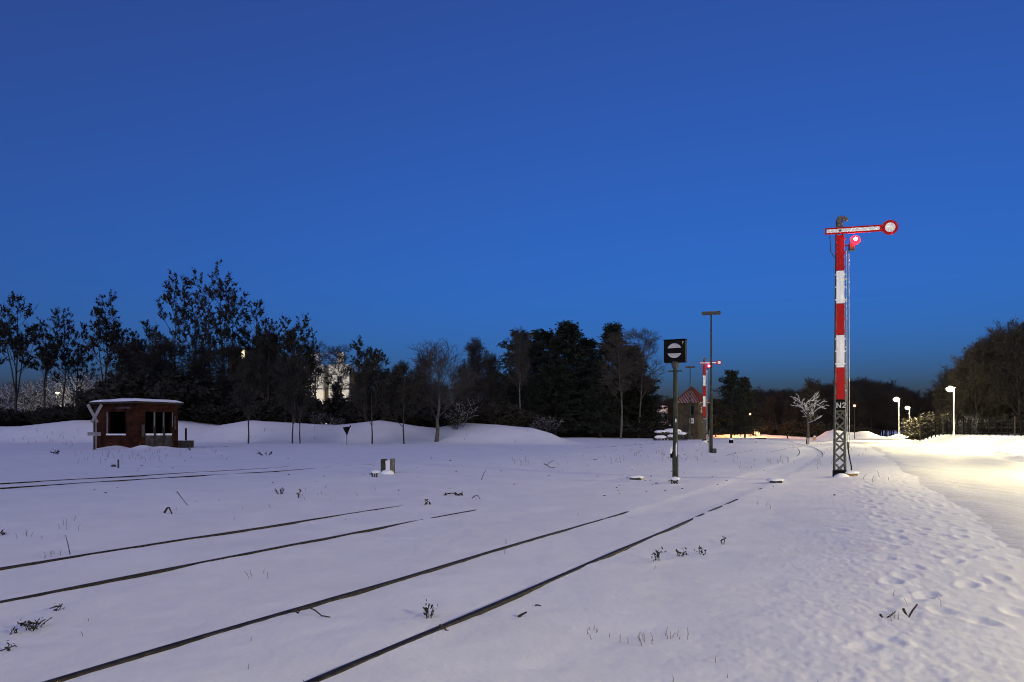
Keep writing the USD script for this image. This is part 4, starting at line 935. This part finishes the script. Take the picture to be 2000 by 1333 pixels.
for k in range(150):
    px = rg.uniform(1470, 1880); Y = rg.uniform(150, 215)
    top = np.interp(px, [1470, 1560, 1640, 1700, 1760, 1880], [768, 770, 752, 752, 766, 775]) + rg.uniform(-2, 26)
    x = at(px, Y); z = gz(x, Y); h = EYE + (HOR - top) / F * Y - z; items.append((int(rg.integers(0, 2)), (x, Y, z - .3), h / 11, rg.uniform(0, 360), rg.uniform(.9, 1.3)))
for k in range(60):
    px = rg.uniform(1225, 1420); Y = rg.uniform(160, 215); top = rg.uniform(782, 806); x = at(px, Y); z = gz(x, Y); h = EYE + (HOR - top) / F * Y - z; items.append((int(rg.integers(0, 2)), (x, Y, z - .3), h / 11, rg.uniform(0, 360), rg.uniform(.9, 1.3)))
for k in range(60):
    px = rg.uniform(1850, 2300); Y = rg.uniform(100, 150); top = np.interp(px, [1850, 1950, 2300], [740, 670, 640]) + rg.uniform(0, 40); x = at(px, Y); z = gz(x, Y); h = EYE + (HOR - top) / F * Y - z; items.append((int(rg.integers(0, 2)), (x, Y, z - .3), h / 11, rg.uniform(0, 360), rg.uniform(.9, 1.2)))
for k in range(150):
    px = rg.uniform(-300, 1000); Y = rg.uniform(115, 180); top = rg.uniform(772, 806) if px < 240 else rg.uniform(745, 800); x = at(px, Y); z = gz(x, Y); h = EYE + (HOR - top) / F * Y - z; items.append((int(rg.integers(0, 2)), (x, Y, z - .3), h / 11, rg.uniform(0, 360), rg.uniform(1, 1.4)))
instancer('far_wood', [WB, WC], items, 'far dark leafless wood closing the horizon', 'wood')

# ------------------------------------------------------------------ fences on the right
fx = thing('wire_fence', 'wire fence of dark and pale posts on the bank behind the street lamp', 'fence', (0, 0, 0))
px, k = 1797.0, 0
prev = None
while px < 2090:
    Y = np.interp(px, [1797, 2090], [84, 62]); x = at(px, Y); z = gz(x, Y)
    hgt = 1.65 if k % 3 else 1.9
    part('post', MB().box((x, Y, z + hgt / 2 - .15), (.085, .085, hgt + .3)).mesh(), 'dark_wood' if k % 6 == 0 else 'black', fx)
    if prev is not None:
        mb = MB()
        for hh in (.25, .8, 1.4): mb.bar((prev[0], prev[1], prev[2] + hh), (x, Y, z + hh), .012, n=4)
        part('wire', mb.mesh(), 'dark_steel', fx)
    prev = (x, Y, z); px += 7.5 if px < 1850 else 12.5; k += 1

# ------------------------------------------------------------------ twigs, weeds and stalks in the snow
def stick(name, label, cat, pts, r, mat='dark_wood', leaf=0, ls=.03, seed=0, side=()):
    """pts: (px, py, height above snow): a bent twig over the snow"""
    base = np.array([np.mean([p[0] for p in pts]), max(p[1] for p in pts)])
    x0, y0, z0 = ground_hit(base[0], base[1])
    s = y0 / F; P = [((p[0] - base[0]) * s, p[3] if len(p) > 3 else 0.0, (base[1] - p[1]) * s * 1.0) for p in pts]
    t = thing(name, label, cat, (x0, y0, z0))
    mb = MB(); n = len(P); mb.path(P, np.linspace(r, r * .55, n), 6)
    for q in side:
        mb.path([((a[0] - base[0]) * s, 0.01, (base[1] - a[1]) * s) for a in q], r * .5, 5)
    part('stem', mb.mesh(), mat, t)
    if leaf:
        rg = np.random.default_rng(seed); part('leaves', leaves(rg, np.array([P]), leaf, ls, False, .03, .6), 'weed', t)
    return t
stick('twig', 'bent brown stick like a tick mark above the lower right corner', 'stick', [(1764, 1190), (1768, 1198), (1775, 1206), (1782, 1194), (1792, 1181)], .011)
stick('twig', 'short slanting stick left of the bent one', 'stick', [(1733, 1207), (1741, 1202), (1749, 1195)], .007)
stick('twig', 'tiny stub of a stick left of the slanting one', 'stick', [(1719, 1201), (1724, 1207)], .011)
stick('twig', 'curled twig hooked over the near rail, lower left of centre', 'twig', [(574, 1192), (582, 1198), (588, 1189), (602, 1186), (616, 1193), (628, 1203), (645, 1206)], .009)
stick('twig', 'short twig stub against the right-hand near rail', 'twig', [(858, 1221), (866, 1225), (872, 1232), (876, 1232)], .010)
stick('twig', 'dark splinter on open snow right of the near rail', 'twig', [(1012, 1206), (1019, 1201), (1029, 1196)], .014)
stick('twig', 'tiny twig above the dark splinter', 'twig', [(1045, 1184), (1050, 1183), (1057, 1185)], .009)
stick('twig', 'arched twig with dried tip between the tracks', 'twig', [(866, 969), (874, 965), (884, 964), (896, 967), (902, 964), (904, 961)], .016, leaf=6, ls=.05, seed=3)
stick('twig', 'small arched twig right of the dried one', 'twig', [(922, 974), (928, 969), (934, 969), (938, 976)], .014)
stick('twig', 'forked stick like a roof in the left snow field', 'stick', [(321, 1002), (327, 992), (330, 991), (336, 1004)], .02)
stick('twig', 'thin leaning stalk right of the forked stick', 'stalk', [(346, 961), (356, 975), (367, 988)], .008)
stick('twig', 'upright bare stalk in the left foreground', 'stalk', [(137, 1084), (133, 1065), (128, 1046)], .006)
stick('twig', 'branching twig beyond the slabs at mid right', 'twig', [(1062, 906), (1070, 910), (1076, 914), (1084, 913)], .02, side=(((1068, 909), (1076, 902), (1082, 900)),))
stick('twig', 'thin bent stalk right of the branching twig', 'stalk', [(940, 938), (945, 925), (950, 918)], .012)
def weed(label, px, py, wpx, hpx, n, ls, seed, mat='weed', star=False):
    x, y, z = ground_hit(px, py); s = y / F; rg = np.random.default_rng(seed)
    t = thing('weed_sprig', label, 'weed', (x, y, z), 0, None)
    m = max(3, n // 3); a = rg.uniform(-1, 1, m)
    P = np.stack([np.stack([a * .2 * wpx * s, rg.normal(0, .04, m), np.zeros(m) - .02], 1), np.stack([a * .35 * wpx * s, rg.normal(0, .06, m), rg.uniform(.3, .6, m) * hpx * s], 1), np.stack([a * .5 * wpx * s, rg.normal(0, .08, m), rg.uniform(.5, 1, m) * hpx * s], 1)], 1)
    part('stems', tubes(P, np.full((m, 3), .0028 + .00028 * y), 4), mat, t)
    if not star: part('leaves', leaves(rg, P[:, 1:], 4, ls * (.5 if py > 1150 else .66), True, ls * .6, .5), mat, t)
for k, q in enumerate((('dark leafy sprig leftmost of the three right of the near track', 1284, 1096, 16, 20, 12, .045), ('row of small dark sprigs, middle of the three right of the near track', 1328, 1088, 26, 14, 14, .035), ('V-shaped dark sprig rightmost of the three right of the near track', 1370, 1083, 18, 12, 9, .04),
                      ('dark shrivelled plant between the near rails', 839, 1206, 22, 24, 18, .042), ('cluster of dark leaves at the lower left edge', 62, 1232, 40, 20, 33, .028), ('small dark sprig above the left edge leaves', 110, 1194, 8, 12, 6, .03), ('dark leaf pair in the lower left corner', 12, 1270, 22, 14, 9, .035),
                      ('little dark sprig standing on the second track rail', 833, 986, 12, 8, 9, .05), ('reddish dry plant left of centre', 583, 973, 8, 12, 9, .05), ('faint sprigs left of the near leaf cluster', 25, 1238, 30, 12, 9, .025), ('tiny dark sprigs on snow above the three sprigs', 1410, 1064, 20, 14, 8, .025),
                      ('dark weed at the left edge below the far rails', 6, 1046, 10, 8, 6, .04), ('dry weed clump on the slope right of the hut', 520, 890, 36, 8, 22, .06), ('dark weeds at the right end of the hut', 372, 880, 14, 12, 14, .06), ('dry weeds left of the hut on the slope', 110, 888, 30, 9, 18, .055))):
    weed(*q, seed=100 + k, mat='brown_leaf' if 'reddish' in q[0] else 'weed')
weed('star-shaped dry stalks in the left snow field', 548, 965, 34, 12, 24, .03, 140, 'weed', True)

def blades(items, seed):
    rg = np.random.default_rng(seed); Ps, Rs = [], []
    for px, py, wpx, n, hpx in items:
        for k in range((n + 1) // 2):
            q = px + rg.normal(0, wpx); x, y, z = ground_hit(q, py + rg.normal(0, 2 + wpx * .16)); s = y / F; h = hpx * s * rg.uniform(.4, 1.2); l = rg.normal(0, .35) * h
            Ps.append([(x, y, z - .02), (x + l * .4, y + rg.normal(0, .1) * h, z + h * .6), (x + l, y + rg.normal(0, .2) * h, z + h)]); Rs.append(np.array([1, .8, .5]) * (.002 + .00022 * y))
    return tubes(np.array(Ps), np.array(Rs), 3)
single('dead_grass', blades([(1180, 1240, 25, 14, 14), (1255, 1255, 22, 18, 18), (1310, 1248, 18, 16, 16), (1745, 1215, 14, 8, 18), (1840, 1170, 40, 6, 18), (500, 1125, 12, 10, 12), (130, 1030, 18, 12, 16), (60, 1045, 24, 12, 10), (110, 1088, 16, 12, 12), (600, 965, 40, 10, 6),
                            (1012, 905, 16, 14, 9), (1230, 895, 40, 40, 8), (1290, 890, 30, 24, 9), (1340, 900, 20, 12, 10), (1100, 905, 40, 14, 5), (230, 892, 50, 60, 11), (80, 862, 60, 40, 9), (300, 890, 50, 40, 9), (420, 885, 30, 14, 8), (1445, 905, 30, 24, 10), (1525, 905, 14, 24, 10), (1595, 912, 12, 12, 10), (1700, 935, 30, 8, 14), (1650, 890, 30, 18, 6),
                            (540, 1270, 200, 10, 10), (900, 1060, 200, 10, 8), (430, 985, 90, 16, 7), (700, 945, 100, 14, 6), (620, 845, 60, 16, 8), (960, 860, 60, 10, 5), (1470, 990, 20, 5, 12), (1420, 1310, 120, 8, 14)], 5), 'straw', 'scattered dead grass stalks sticking out of the snow', 'grass', kind='stuff')
def specks(n, seed):
    rg = np.random.default_rng(seed); mb = MB()
    for k in range(n):
        px, py = rg.uniform(0, 1650), 860 + 110 * rg.random() ** 1.2
        if rg.random() < .35: px = rg.normal(1250, 90)
        x, y, z = ground_hit(px, py); s = .012 + .0007 * y * rg.uniform(.3, 1.2)
        m = trimesh.creation.icosphere(0, 1); mb.add(m.vertices * (s * rg.uniform(.7, 1.8), s, s * .5) + (x, y, z + .01), m.faces)
    return mb.mesh()
single('leaf_litter', specks(90, 9), 'weed', 'scattered dark leaves and clods on the snow field', 'leaf litter', kind='stuff')
